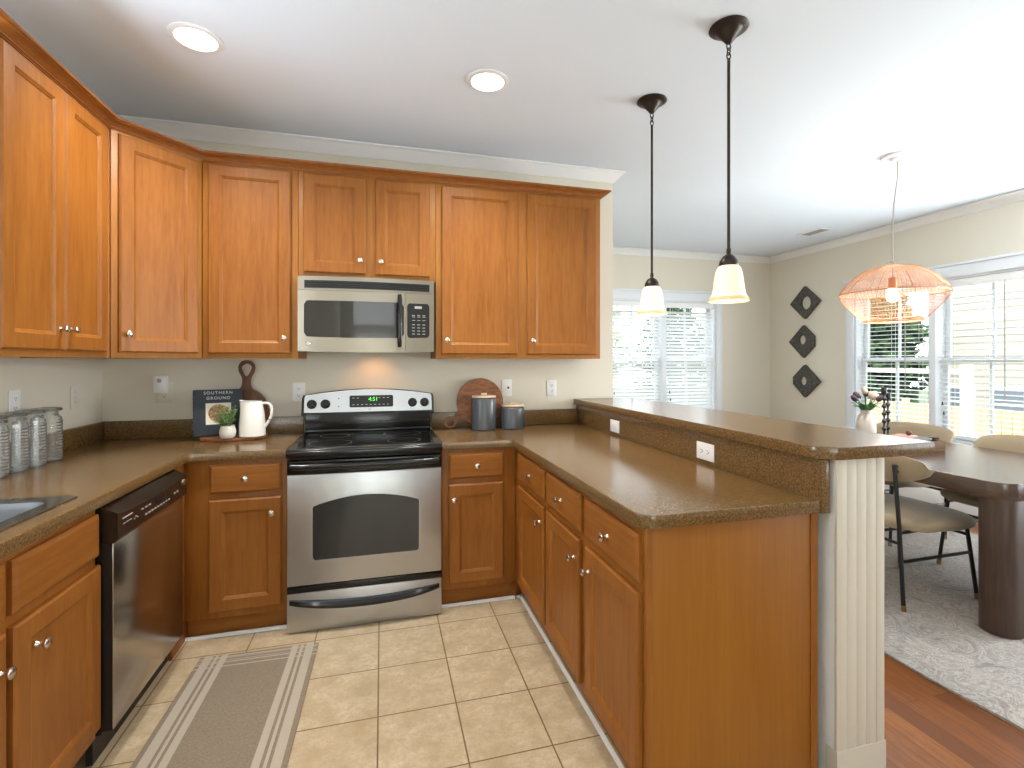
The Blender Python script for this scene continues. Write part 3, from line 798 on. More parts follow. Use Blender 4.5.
# ------------------------------------------------------------------ dishwasher (faces +x)
root = thing('dishwasher', 'stainless dishwasher with black control panel, left run', 'dishwasher', (-.878, 1.986, 0), R(90))
w = .612
obj('tub', MB().box(.006, w-.006, .03, .60, .10, .868), 'blackmatt', root)
d = obj('door', MB().box(0, w, -.006, .03, .115, .744, .004), 'steel_dw', root)
obj('edge_strip', MB().box(-.0012, .0, -.004, .028, .115, .744), 'blackmatt', d)
mb = MB(); rg = []
for k in range(17):
    x = w*k/16; dip = .016*math.sin(PI*k/16)**.6
    rg.append([mb.bm.verts.new(p) for p in ((x, -.008, .746), (x, -.020, .758), (x, -.018, .842-dip), (x, -.004, .850-dip), (x, .03, .868), (x, .03, .746))])
for a, b in zip(rg, rg[1:]):
    for j in range(6): mb.bm.faces.new((a[j], a[(j+1) % 6], b[(j+1) % 6], b[j]))
mb.bm.faces.new(rg[0]); mb.bm.faces.new(rg[-1][::-1])
cpn = obj('control_panel', mb, 'dwpanel', root)
mb = MB()
mb.box(.03, .10, -.0212, -.018, .815, .818)
for k in range(3): mb.box(.035+k*.022, .048+k*.022, -.0212, -.018, .796, .799).box(.11+k*.012, .118+k*.012, -.0212, -.018, .79+.006*(k % 2), .793+.006*(k % 2))
for k in range(9): mb.box(.20+k*.026, .214+k*.026, -.0218, -.018, .778, .783)
for k in range(3): mb.box(.17+k*.03, .186+k*.03, -.0212, -.018, .806, .810)
for k in range(2): mb.box(.47+k*.03, .482+k*.03, -.0212, -.018, .788, .794)
obj('button_print', mb, 'grey_mark', cpn)
obj('latch_recess', MB().box(.295, .40, -.0216, -.016, .790, .820, .004), 'blackmatt', cpn)
obj('round_badge', MB().lathe([(0, -.024), (.011, -.024), (.014, -.022), (.014, -.017)], 24, (w-.030, 0, .815), 'y'), 'chrome', cpn)
obj('toe_panel', MB().box(.004, w-.004, .055, .075, .004, .112), 'blackmatt', root)

# ------------------------------------------------------------------ outlets and switch plates
def wallplate(name, label, place, kind, w=.072, hh=.116, col='white', horizontal=False):
    root = thing(name, label, 'outlet' if 'outlet' in name else 'wall plate', *place, group='white wall plates')
    p = MB().box(-w/2, w/2, -.0055, -.0004, -hh/2, hh/2, .0025)
    obj('plate', p, col, root)
    if kind == 'duplex':
        for s in (-1, 1):
            rr = [(x, y) for x, y in rrect(-.0165, .0165, -.0135, .0135, .011)]
            if horizontal: Mx = Matrix.Translation((s*.021, -.0054, 0)) @ STAND @ Matrix.Rotation(R(90), 4, 'Z')
            else: Mx = Matrix.Translation((0, -.0054, s*.021)) @ STAND
            so = mesh_obj('socket', plate([rr], 0, .0015, .0004, Mx), col, root, 30)
            sl = MB().box(-.0075, -.0048, -.003, .0055, .0014, .002).box(.0045, .0072, -.002, .0055, .0014, .002).lathe([(0, .002), (.0028, .002), (.0028, .0014)], 10, (0, -.0075, 0))
            obj('slot', sl.xf(Mx), 'slot', so)
    elif kind == 'buttons':
        for k in (-1, 0, 1):
            obj('button', MB().box(-.010, .010, -.0085, -.005, k*.026-.009, k*.026+.009, .002), col, root)
            obj('button_mark', MB().box(-.0025, .0025, -.0090, -.0084, k*.026-.0025, k*.026+.0025), 'grey_mark', root)
    elif kind == 'jack':
        obj('jack', MB().box(.004, .018, -.0068, -.005, -.006, .008, .001), 'slot', root)
    elif kind == 'rocker':
        obj('rocker', MB().box(-.034, .034, -.008, -.005, -.017, .017, .001), col, root)
    return root
yb = YB-.0003
wallplate('wall_outlet', 'white outlet on the back wall just left of the range', ((-.497, yb, 1.165), 0), 'duplex')
wallplate('wall_outlet', 'white outlet on the back wall under the right end of the cabinets', ((1.160, yb, 1.165), 0), 'duplex')
wallplate('cable_plate', 'white cable plate on the back wall behind the round board', ((.832, yb, 1.172), 0), 'jack')
wallplate('wall_outlet', 'ivory outlet on the back wall behind the plugged-in sensor', ((-1.222, yb, 1.175), 0), 'duplex', .085, .12, 'almond')
wallplate('wall_outlet', 'white outlet on the left wall above the glass jars', ((XL+.0003, 2.655, 1.175), R(90)), 'duplex')
wallplate('switch_plate', 'ivory three-button switch plate on the left wall near the corner', ((XL+.0003, 3.092, 1.17), R(90)), 'buttons', .072, .12, 'almond')
wallplate('switch_plate', 'small white plate on the bar splash near the back wall', ((1.345, 2.73, .968), R(-90)), 'rocker', .115, .072)
wallplate('wall_outlet', 'white sideways outlet on the bar splash, the nearer of its two plates', ((1.345, 1.862, .968), R(-90)), 'duplex', .118, .074, 'white', True)
root = thing('plug_in_sensor', 'white plug-in device with round grey dot in the back wall outlet', 'plug-in device', (-1.232, YB-.006, 1.222), 0)
obj('case', MB().box(-.033, .033, -.036, -.002, -.05, .05, .006), 'white', root)
obj('round_sensor', MB().lathe([(0, -.0385), (.010, -.0385), (.012, -.036)], 20, (-.002, 0, .022), 'y'), 'grey_mark', root)

# ------------------------------------------------------------------ things on the counter
# glass jars
def jar(label, loc):
    root = thing('glass_jar', label, 'jar', loc, group='ribbed glass jars')
    rings = []
    mb = MB()
    prof = [(.0, .004), (.040, .001), (.047, .004), (.0485, .012)]
    n = 64
    zz = [.012+.0065*k for k in range(27)]
    prof += [(.0485+(.0018 if k % 2 else -.0010), z) for k, z in enumerate(zz)]
    prof += [(.047, .192), (.041, .203), (.038, .208), (.040, .214), (.040, .218)]
    for r, z in prof:
        if r < 1e-6: rings.append([mb.bm.verts.new((0, 0, z))]); continue
        ring = []
        for k in range(n):
            a = 2*PI*k/n
            q = (abs(math.cos(a))**5+abs(math.sin(a))**5)**(-1/5)      # squarish with rounded corners
            q = 1 if z > .2 else 1+(q-1)*.55
            ring.append(mb.bm.verts.new((r*q*math.cos(a), r*q*math.sin(a), z)))
        rings.append(ring)
    for a, b in zip(rings, rings[1:]):
        for k in range(n):
            qd = ([a[0]] if len(a) == 1 else [a[k], a[(k+1) % n]])+[b[(k+1) % n], b[k]]
            mb.bm.faces.new(qd)
    obj('body', mb, 'jarglass', root)
    obj('lid', MB().lathe([(0, .226), (.036, .226), (.050, .2235), (.053, .226), (.053, .232), (.049, .236), (.02, .240), (0, .241)], 40), 'lidglass', root)
    obj('seal', MB().lathe([(.036, .2185), (.041, .2185), (.042, .222), (.041, .2255), (.036, .2255)], 32, close=True), 'grey_mark', root)
    return root
j0 = jar('ribbed clear glass jar, the one farthest from the sink, nearest the room corner', (-1.432, 2.690, CT))
dup(j0, (-1.432, 2.578, CT), None, 'ribbed clear glass jar, second from the room corner end of the row')
dup(j0, (-1.432, 2.466, CT), None, 'ribbed clear glass jar, third from the room corner end of the row')
dup(j0, (-1.432, 2.354, CT), None, 'ribbed clear glass jar cut by the left edge of the photo')

# oval board with the things standing on it
BT = .934
pts = [(-.975, 3.145), (-.90, 3.075), (-.80, 3.062), (-.70, 3.105), (-.645, 3.2), (-.69, 3.285), (-.82, 3.315), (-.94, 3.26)]
mb_ = plate([catmull(pts)], CT+.0005, BT-.001, .005)
tag(mesh_obj('serving_board', mb_, 'acacia', None, 40), 'flat oval wooden board lying under the pitcher and book', 'serving board')
# paddle board leaning on the wall
W_ = .128
pad = [(-.045, .0), (-.105, .012), (-.128, .06), (-.130, .13), (-.108, .195), (-.072, .238), (-.038, .268), (-.026, .30), (-.030, .335), (-.048, .37), (-.052, .405), (-.032, .432), (0, .440)]
pad = [(x*(.86 if y > .25 else 1), y*.975) for x, y in pad]
pad = pad + [(-x, y) for x, y in pad[::-1][1:]]
pad = catmull(pad, 6)
hole = catmull([(x*.86, y*.975) for x, y in [(-.030, .385), (-.028, .405), (0, .420), (.028, .405), (.030, .385), (.014, .352), (0, .342), (-.014, .352)]], 6)[::-1]
lean = Matrix.Translation((-.783, 3.290, BT+.0015)) @ Matrix.Rotation(R(-6.5), 4, 'X') @ STAND
tag(mesh_obj('cutting_board', plate([pad, hole], -.009, .009, .003, lean), 'walnut', None, 40), 'dark wooden paddle board with looped handle leaning behind the pitcher', 'cutting board')
# book
root = thing('book', 'dark slate book titled SOUTHERN GROUND standing on the board', 'book', (-.884, 3.16, BT+.0082), R(20))
lean = Matrix.Rotation(R(-11), 4, 'X')
bw, bh, bd = .242, .258, .042
obj('cover', MB().box(-bw/2, bw/2, 0, .0035, 0, bh, .001).box(-bw/2, bw/2, bd-.0035, bd, 0, bh, .001).box(-bw/2, -bw/2+.004, 0, bd, 0, bh, .001).xf(lean), 'book_cover', root)
obj('pages', MB().box(-bw/2+.005, bw/2-.004, .0036, bd-.0036, .004, bh-.004).xf(lean), 'paper', root)
F = lean @ Matrix.Translation((0, -.0004, 0)) @ STAND
t1 = mesh_obj('title', text_mesh('SOUTHERN', .0235, F @ Matrix.Translation((0, .238, 0)), spacing=1.25), 'title', root)
t2 = mesh_obj('title', text_mesh('GROUND', .0235, F @ Matrix.Translation((0, .208, 0)), spacing=1.25), 'title', root)
pic = obj('cover_picture', MB().box(-.062, .062, -.0006, .0002, .060, .180).xf(lean), 'cream_print', root)
mesh_obj('round_loaf_print', plate([circ(.0, .122, .050)], 0, .0006, 0, lean @ Matrix.Translation((0, -.0007, 0)) @ STAND), 'tortilla', pic)
mb = MB()
for k in range(9): mb.box(-bw/2-.0006, -bw/2, .010, .024, .04+k*.022, .050+k*.022)
obj('spine_print', mb.xf(lean), 'title', root)
# small plant
root = thing('potted_plant', 'small bushy green plant in a white pot in front of the book', 'plant', (-.818, 3.075, BT))
obj('pot', MB().lathe([(0, .0008), (.028, .0008), (.036, .008), (.041, .025), (.041, .040), (.037, .055), (.034, .066), (.036, .070), (.032, .070), (.030, .06), (0, .058)], 36), 'potwhite', root)
rnd = random.Random(3)
mb = MB(); st = MB()
for k in range(230):
    a = rnd.uniform(0, 2*PI); t = rnd.random()**.6; el = rnd.uniform(.2, 1.35)
    rr = .074*t
    c = Vector((rr*math.cos(a)*math.cos(el*.7), rr*math.sin(a)*math.cos(el*.7), .074+.105*t*math.sin(el)))
    if math.hypot(c.x-.112, c.y-.05) < .088 or c.y > .058: continue
    d_ = Vector((math.cos(a), math.sin(a), rnd.uniform(-.2, .9))).normalized()
    s_ = d_.cross(Vector((0, 0, 1))).normalized(); up = s_.cross(d_)
    ln, wd = rnd.uniform(.016, .026), rnd.uniform(.0055, .008)
    q = [c-d_*ln*.5, c+s_*wd-d_*.1*ln+up*.002, c+d_*ln*.5-up*.003, c-s_*wd-d_*.1*ln+up*.002]
    vs = [mb.bm.verts.new(p) for p in q]+[mb.bm.verts.new(c+up*.004)]
    for i in range(4): mb.bm.faces.new((vs[i], vs[(i+1) % 4], vs[4]))
    if k % 4 == 0: st.tube([(rr*.2*math.cos(a), rr*.2*math.sin(a), .056), tuple(c)], .0012, 5)
obj('foliage', mb, 'leaf', root)
obj('stem', st, 'leaf', root)
# pitcher
root = thing('pitcher', 'white ceramic pitcher with loop handle on the wooden board', 'pitcher', (-.706, 3.125, BT))
mb = MB(); rings = []
prof = [(0, .0008), (.062, .0008), (.068, .004), (.0685, .02), (.067, .07), (.062, .13), (.054, .175), (.049, .192), (.050, .198), (.046, .198), (.045, .190), (.058, .12), (.062, .03), (0, .012)]
for r, z in prof:
    if r == 0: rings.append([mb.bm.verts.new((0, 0, z))]); continue
    ring = []
    for k in range(40):
        a = 2*PI*k/40; q = r
        if z > .15:
            e = max(0, math.cos(a-PI))**8; q = r+.020*e*((z-.15)/.048)
        ring.append(mb.bm.verts.new((q*math.cos(a), q*math.sin(a), z+(.006*max(0, math.cos(a-PI))**8 if z > .185 else 0))))
    rings.append(ring)
for a, b in zip(rings, rings[1:]):
    for k in range(40):
        qd = ([a[0]] if len(a) == 1 else [a[k], a[(k+1) % 40]])+([b[0]] if len(b) == 1 else [b[(k+1) % 40], b[k]])
        if len(qd) > 2: mb.bm.faces.new(qd)
obj('body', mb, 'ceramic', root)
hp = [(.047, 0, .180), (.070, 0, .186), (.094, 0, .176), (.103, 0, .145), (.098, 0, .110), (.082, 0, .075), (.064, 0, .050)]
sm = []
for i in range(len(hp)-1):
    for k in range(5):
        t = k/5; P0 = Vector(hp[max(i-1, 0)]); P1 = Vector(hp[i]); P2 = Vector(hp[i+1]); P3 = Vector(hp[min(i+2, len(hp)-1)])
        sm.append(.5*((2*P1)+(P2-P0)*t+(2*P0-5*P1+4*P2-P3)*t*t+(3*P1-P0-3*P2+P3)*t**3))
sm.append(Vector(hp[-1]))
obj('handle', MB().tube(sm, .0075, 12), 'ceramic', root)
root.rotation_euler.z = R(-6)

# round board leaning on the wall, handle down to the left
rb = []
for k in range(44):
    a = R(248)+R(345-248+0)*0
for k in range(49):
    a = R(248) + R(332)*k/48
    rb.append((.157*math.cos(a), .157*math.sin(a)))
ang = R(213)
def along(t, s): return (t*math.cos(ang)-s*math.sin(ang), t*math.sin(ang)+s*math.cos(ang))
hnd = [along(.170, -.030), along(.19, -.020), along(.208, -.024)]
hnd += [along(.240+.040*math.cos(q), .040*math.sin(q)) for q in [R(-135+270*k/20) for k in range(21)]]
hnd += [along(.208, .024), along(.19, .020), along(.170, .030)]
outl = [p for p in rb[::-1]]
out = rb[:]    # counter-clockwise from past the handle round to before it
out = [(.157*math.cos(a), .157*math.sin(a)) for a in [ang+R(14)+R(332)*k/48 for k in range(49)]] + hnd
hl = [along(.240+.026*math.cos(q), .026*math.sin(q)) for q in [2*PI*k/24 for k in range(24)]][::-1]
low = min(y for x, y in out)
lean = Matrix.Translation((.632, 3.288, CT+.0018-low*math.cos(R(5)))) @ Matrix.Rotation(R(-5), 4, 'X') @ STAND
tag(mesh_obj('cutting_board', plate([out, hl], -.009, .009, .003, lean), 'acacia', None, 40), 'round wooden board with ring handle leaning behind the grey canisters', 'cutting board')
# canisters
def canister(label, loc, r, hh):
    root = thing('canister', label, 'canister', loc, group='slate grey canisters with wooden lids')
    obj('jar', MB().lathe([(0, .0008), (r-.006, .0008), (r, .006), (r, hh-.014), (r-.004, hh-.004), (r-.010, hh), (r-.014, hh), (r-.014, hh-.01), (0, hh-.012)], 44), 'slate_ceramic', root)
    ld = obj('lid', MB().lathe([(0, hh+.0006), (r-.004, hh+.0006), (r-.002, hh+.003), (r-.002, hh+.010), (r-.005, hh+.012), (0, hh+.012)], 40), 'palewood', root)
    obj('knob', MB().box(-.019, .019, -.012, .012, hh+.0122, hh+.028, .004), 'palewood', ld)
canister('taller slate grey canister with pale wooden lid', (.637, 3.184, CT), .080, .208)
canister('shorter slate grey canister with pale wooden lid', (.830, 3.190, CT), .078, .145)

# ------------------------------------------------------------------ runner on the tiles
m = M['runner'] = mat('woven_grey_runner', rough=.95)
n, l, b = nodes(m)
t = n.new('ShaderNodeTexCoord'); sp = n.new('ShaderNodeSeparateXYZ'); l.new(t.outputs['Object'], sp.inputs[0])
dx = math_node(m, 'SUBTRACT', .253, math_node(m, 'ABSOLUTE', sp.outputs[0]))
dy = math_node(m, 'MULTIPLY', sp.outputs[1], -1)
BK, WH = (0, 0, 0, 1), (1, 1, 1, 1)
SS = [(0, BK), (.015, BK), (.018, WH), (.05, WH), (.053, BK), (.06, BK), (.063, WH), (.074, WH), (.077, BK), (.083, BK), (.086, WH), (.112, WH), (.115, BK)]
sx_ = ramp(m, dx, [(p, c) for p, c in SS], 'CONSTANT')
SS2 = [(0, BK), (.012, WH), (.02, BK), (.026, WH), (.03, BK), (.045, WH), (.05, BK), (.058, WH), (.066, BK), (.088, WH), (.097, BK)]
sy_ = ramp(m, dy, SS2, 'CONSTANT')
v = tex_coord(m, (1, 3, 1)); wv = noise(m, v, 120, 3, .7); v5 = tex_coord(m); w5 = noise(m, v5, 420, 2, .5)
g0 = ramp(m, wv, [(.3, srgb(124, 110, 92)), (.7, srgb(154, 140, 119))])
st = math_node(m, 'MAXIMUM', math_node(m, 'MULTIPLY', sx_, .46), math_node(m, 'MULTIPLY', sy_, .42))
base(m, mix(m, st, g0, srgb(222, 210, 192)))
bump(m, w5, .5, .003)
tag(obj('runner_rug', MB().box(-.253, .253, -2.6, 0, .0006, .006, .002), 'runner'), 'grey woven runner with pale border stripes on the kitchen tiles', 'rug').location = (-.545, 2.575, 0)
bpy.data.objects['runner_rug'].rotation_euler.z = R(-1.0)

# ------------------------------------------------------------------ ceiling lights
def can(label, x, y, first=[None]):
    if first[0]: return dup(first[0], (x, y, CEIL), None, label)
    root = thing('recessed_light', label, 'ceiling light', (x, y, CEIL), group='recessed ceiling lights')
    obj('trim_ring', MB().lathe([(.080, -.0006), (.103, -.0006), (.103, -.004), (.096, -.008), (.084, -.010), (.080, -.008)], 48, close=True), 'trim', root)
    obj('lens', MB().lathe([(0, -.004), (.0795, -.004), (.0795, -.0008), (0, -.0008)], 40), 'lens', root)
    first[0] = root
can('glowing recessed ceiling light above the left counter', -.767, 2.43)
can('glowing recessed ceiling light above the range aisle', .503, 2.42)
can('recessed ceiling light over the left aisle behind the viewer', -.767, .5)
can('recessed ceiling light over the right aisle behind the viewer', .6, .4)
for x, y in ((-.767, 2.43), (.503, 2.42), (-.767, .5), (.6, .4)):
    light('can_beam', 'SPOT', (x, y, CEIL-.03), 66 if y > 1 else 8, (1, .965, .92), (0, 0, 0), spot_size=R(142), spot_blend=1, shadow_soft_size=.07)

def pendant(label, x, y):
    root = thing('pendant_lamp', label, 'pendant light', (x, y, 0), group='bell glass pendants over the bar')
    obj('canopy', MB().lathe([(0, CEIL-.0008), (.076, CEIL-.0008), (.078, CEIL-.006), (.070, CEIL-.012), (.058, CEIL-.016), (.052, CEIL-.018), (.046, CEIL-.026), (.022, CEIL-.052), (.012, CEIL-.066), (0, CEIL-.07)], 40), 'bronze', root)
    lk = MB()
    for k, (z, a) in enumerate(((CEIL-.080, 0), (CEIL-.100, PI/2), (CEIL-.119, 0))):
        ring = [(.009*math.cos(q)*math.cos(a), .009*math.cos(q)*math.sin(a), z+.014*math.sin(q)) for q in [2*PI*i/16 for i in range(17)]]
        lk.tube(ring, .0028, 6, False)
    obj('hanging_link', lk, 'bronze', root)
    obj('rod', MB().tube([(0, 0, CEIL-.130), (0, 0, 1.80)], .0062, 12).lathe([(0, .016), (.008, .012), (.0095, 0), (.008, -.012), (0, -.016)], 16, (0, 0, 1.812)), 'bronze', root)
    obj('socket_cap', MB().lathe([(0, 1.800), (.012, 1.798), (.024, 1.790), (.034, 1.774), (.038, 1.757), (.036, 1.752), (0, 1.752)], 32), 'bronze', root)
    s_ = obj('glass_shade', MB().lathe([(.028, 1.7518), (.036, 1.7515), (.046, 1.742), (.053, 1.722), (.057, 1.694), (.061, 1.660), (.066, 1.634), (.0725, 1.622), (.069, 1.622), (.063, 1.636), (.057, 1.662), (.053, 1.694), (.049, 1.72), (.042, 1.738), (.034, 1.747), (.028, 1.748)], 44, close=True), 'shade', root)
    obj('amber_rim', MB().lathe([(.070, 1.6215), (.074, 1.6215), (.0785, 1.612), (.0790, 1.606), (.077, 1.604), (.074, 1.606), (.070, 1.616)], 44, close=True), 'shadelip', s_)
    b_ = obj('bulb', MB().lathe([(0, 1.752), (.014, 1.750), (.014, 1.73), (.024, 1.70), (.026, 1.685), (.018, 1.667), (0, 1.660)], 24), 'bulb', root)
    light('pendant_glow', 'POINT', (x, y, 1.635), 2.4, (1, .8, .55), shadow_soft_size=.03)
pendant('bronze pendant with white bell glass shade, the nearer one over the bar', 1.385, 1.766)
pendant('bronze pendant with white bell glass shade, the farther one near the wall end', 1.382, 2.372)

# rattan dining lamp
DX, DY = 3.322, 2.582
root = thing('rattan_lamp', 'woven rattan saucer lamp hanging over the dining table', 'pendant light', (DX, DY, 0))
obj('canopy', MB().lathe([(0, CEIL-.0008), (.085, CEIL-.0008), (.086, CEIL-.012), (.082, CEIL-.016), (.036, CEIL-.018), (.034, CEIL-.032), (.012, CEIL-.036), (0, CEIL-.036)], 36, (.018, -.010, 0)), 'white', root)
obj('cord', MB().tube([(.027, -.014, CEIL-.034), (.026, -.013, 2.6), (.008, -.003, 2.42), (-.004, 0, 2.25), (0, 0, 2.02)], .0042, 8), 'cord', root)
cr = [(.058, 2.000), (.10, 1.993), (.15, 1.975), (.20, 1.947), (.245, 1.907), (.280, 1.866), (.300, 1.834), (.308, 1.812)]
cl = [(.308, 1.812), (.300, 1.788), (.279, 1.754), (.246, 1.714), (.207, 1.668), (.174, 1.634), (.160, 1.622)]
def interp(P, t):
    f = t*(len(P)-1); i = min(int(f), len(P)-2); u = f-i
    return (P[i][0]*(1-u)+P[i+1][0]*u, P[i][1]*(1-u)+P[i+1][1]*u)
def net(P, ribs, nr, rw, sub):
    mb = MB()
    for k in range(ribs):
        a = 2*PI*k/ribs
        mb.tube([(r*math.cos(a), r*math.sin(a), z) for r, z in [interp(P, j/sub) for j in range(sub+1)]], rw, 3, False)
    for j in range(nr+1):
        r, z = interp(P, j/nr)
        mb.tube([(r*math.cos(2*PI*q/64), r*math.sin(2*PI*q/64), z) for q in range(65)], rw, 3, False)
    return mb
us = obj('upper_weave', net(cr, 84, 34, .00105, 14), 'rattan', root)
ls = obj('lower_weave', net(cl, 84, 13, .0009, 12), 'rattan', root)
mb = MB()
for r, z, t in ((.058, 2.000, .0028), (.308, 1.812, .003), (.160, 1.622, .0038)):
    mb.tube([(r*math.cos(2*PI*q/64), r*math.sin(2*PI*q/64), z) for q in range(65)], t, 6, False)
for k in range(8):
    a = 2*PI*k/8+.2
    mb.tube([(r*math.cos(a), r*math.sin(a), z) for r, z in [interp(cr, j/14) for j in range(15)]], .0022, 5, False)
obj('wire_frame', mb, 'copper', root)
mb = MB()
for k in range(3):
    a = 2*PI*k/3; mb.tube([(0, 0, 2.026), (.03*math.cos(a), .03*math.sin(a), 2.024), (.058*math.cos(a), .058*math.sin(a), 2.000)], .0025, 6)
mb.lathe([(0, 2.034), (.012, 2.03), (.012, 2.014), (0, 2.012)], 16)
obj('hanger', mb, 'cord', root)
obj('socket', MB().lathe([(0, 1.925), (.010, 1.925), (.024, 1.915), (.025, 1.858), (.022, 1.85), (0, 1.85)], 24).tube([(0, 0, 1.92), (0, 0, 2.02)], .004, 8), 'copper', root)
obj('bulb', MB().lathe([(0, 1.85), (.014, 1.848), (.017, 1.835), (.033, 1.805), (.036, 1.788), (.030, 1.768), (.014, 1.756), (0, 1.754)], 24), 'bulb', root)
light('rattan_glow', 'POINT', (DX, DY, 1.74), 25, (1, .92, .82), shadow_soft_size=.04)
# ceiling register
root = thing('ceiling_vent', 'small white air register in the dining ceiling', 'vent', (4.47, 4.32, CEIL), 0)
mesh_obj('frame', plate([rrect(-.09, .09, -.16, .16, .006), rrect(-.06, .06, -.13, .13, .003)[::-1]], -.008, -.0006, .001), 'trim', root, 30)
mb = MB()
for k in range(9): mb.box(-.058+k*.0135, -.052+k*.0135, -.128, .128, -.007, -.001)
obj('louvre', mb, 'grey_mark', root)

# ------------------------------------------------------------------ wall plaques on the right wall (face -x)
def plaque(label, z, y, hole, cut, seed):
    root = thing('diamond_plaque', label, 'wall plaque', (XR-.001, y, z), R(-90), group='diamond plaques on the dining wall')
    N = 48; a_, b_ = .228, .208
    poly = [(-a_, 0), (0, -b_), (a_, 0), (0, b_)]
    # corners eased, or chopped where this one has a cut corner
    ease = {0: .05, 1: .07, 2: .05, 3: .07}; ease.update(cut)
    out = []
    for i in range(4):
        p = Vector(poly[i]); q0 = Vector(poly[i-1]); q1 = Vector(poly[(i+1) % 4]); e = ease[i]
        A_ = p+(q0-p)*e; B_ = p+(q1-p)*e
        for k in range(5):
            t = k/4
            if e > .15: out.append(tuple(A_*(1-t)+B_*t))
            else: out.append(tuple((A_*(1-t)+p*t)*(1-t)+(p*(1-t)+B_*t)*t))
    hx, hz, hr = hole
    hc = [(hx+hr*math.cos(2*PI*k/28), hz+hr*1.1*math.sin(2*PI*k/28)) for k in range(28)][::-1]
    mesh_obj('plate', plate([out, hc], 0, .034, .008, STAND), 'charcoal', root, 40)
    return root
plaque('topmost charcoal diamond plaque with the largest round hole', 2.072, 4.975, (.02, -.005, .072), {}, 1)
plaque('middle charcoal diamond plaque with its right corner cut off', 1.596, 4.995, (-.015, .02, .052), {2: .3}, 2)
plaque('lowest charcoal diamond plaque with its left corner cut off', 1.112, 4.975, (-.02, .0, .048), {0: .22, 3: .09}, 3)

# ------------------------------------------------------------------ dining rug, table, chairs
m = M['area_rug'] = mat('faded_oriental_rug', rough=.95)
v = tex_coord(m)
w1 = noise(m, v, 4.5, 6, .62, 3.0); w2 = noise(m, v, 18, 5, .7, 2.0); w3 = noise(m, v, 160, 2, .6)
c = ramp(m, w1, [(.36, srgb(108, 92, 88)), (.44, srgb(186, 177, 168)), (.49, srgb(116, 101, 97)), (.54, srgb(194, 186, 176)), (.60, srgb(126, 112, 108)), (.68, srgb(182, 172, 163))])
c = mix(m, ramp(m, w2, [(.42, (0, 0, 0, 1)), (.6, (.35, .35, .35, 1))]), c, srgb(180, 172, 163))
n, l, b = nodes(m)
t = n.new('ShaderNodeTexCoord'); sp = n.new('ShaderNodeSeparateXYZ'); l.new(t.outputs['Object'], sp.inputs[0])
edge = ramp(m, math_node(m, 'DIVIDE', sp.outputs[0], .5), [(0, srgb(186, 184, 176)), (.16, srgb(186, 184, 176)), (.165, srgb(130, 122, 118)), (.18, srgb(196, 190, 184)), (.34, srgb(196, 190, 184)), (.345, srgb(140, 130, 126)), (.36, srgb(200, 196, 190)), (1, srgb(200, 196, 190))], 'LINEAR')
c = mix(m, .28, c, edge)
c = mix(m, ramp(m, w3, [(.4, (.35, .35, .35, 1)), (.6, (0, 0, 0, 1))]), c, srgb(132, 122, 116))
base(m, c); bump(m, w3, .4, .004)
mb = MB()
nx, ny = 12, 46
g_ = [[None]*(ny+1) for _ in range(nx+1)]
RXW, RYW = 2.22, 4.3
for i in range(nx+1):
    for j in range(ny+1):
        x = RXW*i/nx; y = -.3+RYW*j/ny
        wob = .012*math.sin(y*5.1+.7)+.008*math.sin(y*11) if i == 0 else 0
        zz = .010+(.004*max(0, math.sin(y*5.1+2)) if i == 0 else 0)
        g_[i][j] = mb.bm.verts.new((x+wob, y, zz))
for i in range(nx):
    for j in range(ny): mb.bm.faces.new((g_[i][j], g_[i+1][j], g_[i+1][j+1], g_[i][j+1]))
ret = bmesh.ops.extrude_face_region(mb.bm, geom=mb.bm.faces[:])
for q in ret['geom']:
    if isinstance(q, bmesh.types.BMVert): q.co.z = .0008
o = obj('area_rug', mb, 'area_rug'); o.location = (2.245, 0, 0)
tag(o, 'large faded grey and mauve patterned rug under the dining table', 'rug')
RZ = .0145
root = thing('dining_table', 'long dark wood dining table with rounded ends and slab pedestals', 'table', (3.43, 2.61, RZ))
tw, tl = .548, .93
mesh_obj('tabletop', plate([rrect(-tw, tw, -tl, tl, .10, 10)], .665, .750, .003), 'tablewood', root, 30)
for s in (-1, 1):
    y0, y1 = (-tl+.004, -tl+.165) if s < 0 else (tl-.165, tl-.004)
    mesh_obj('pedestal', plate([rrect(-tw+.008, tw-.008, y0, y1, .08, 12)], 0.0005, .6645, .002), 'tablewood_v', root, 30)

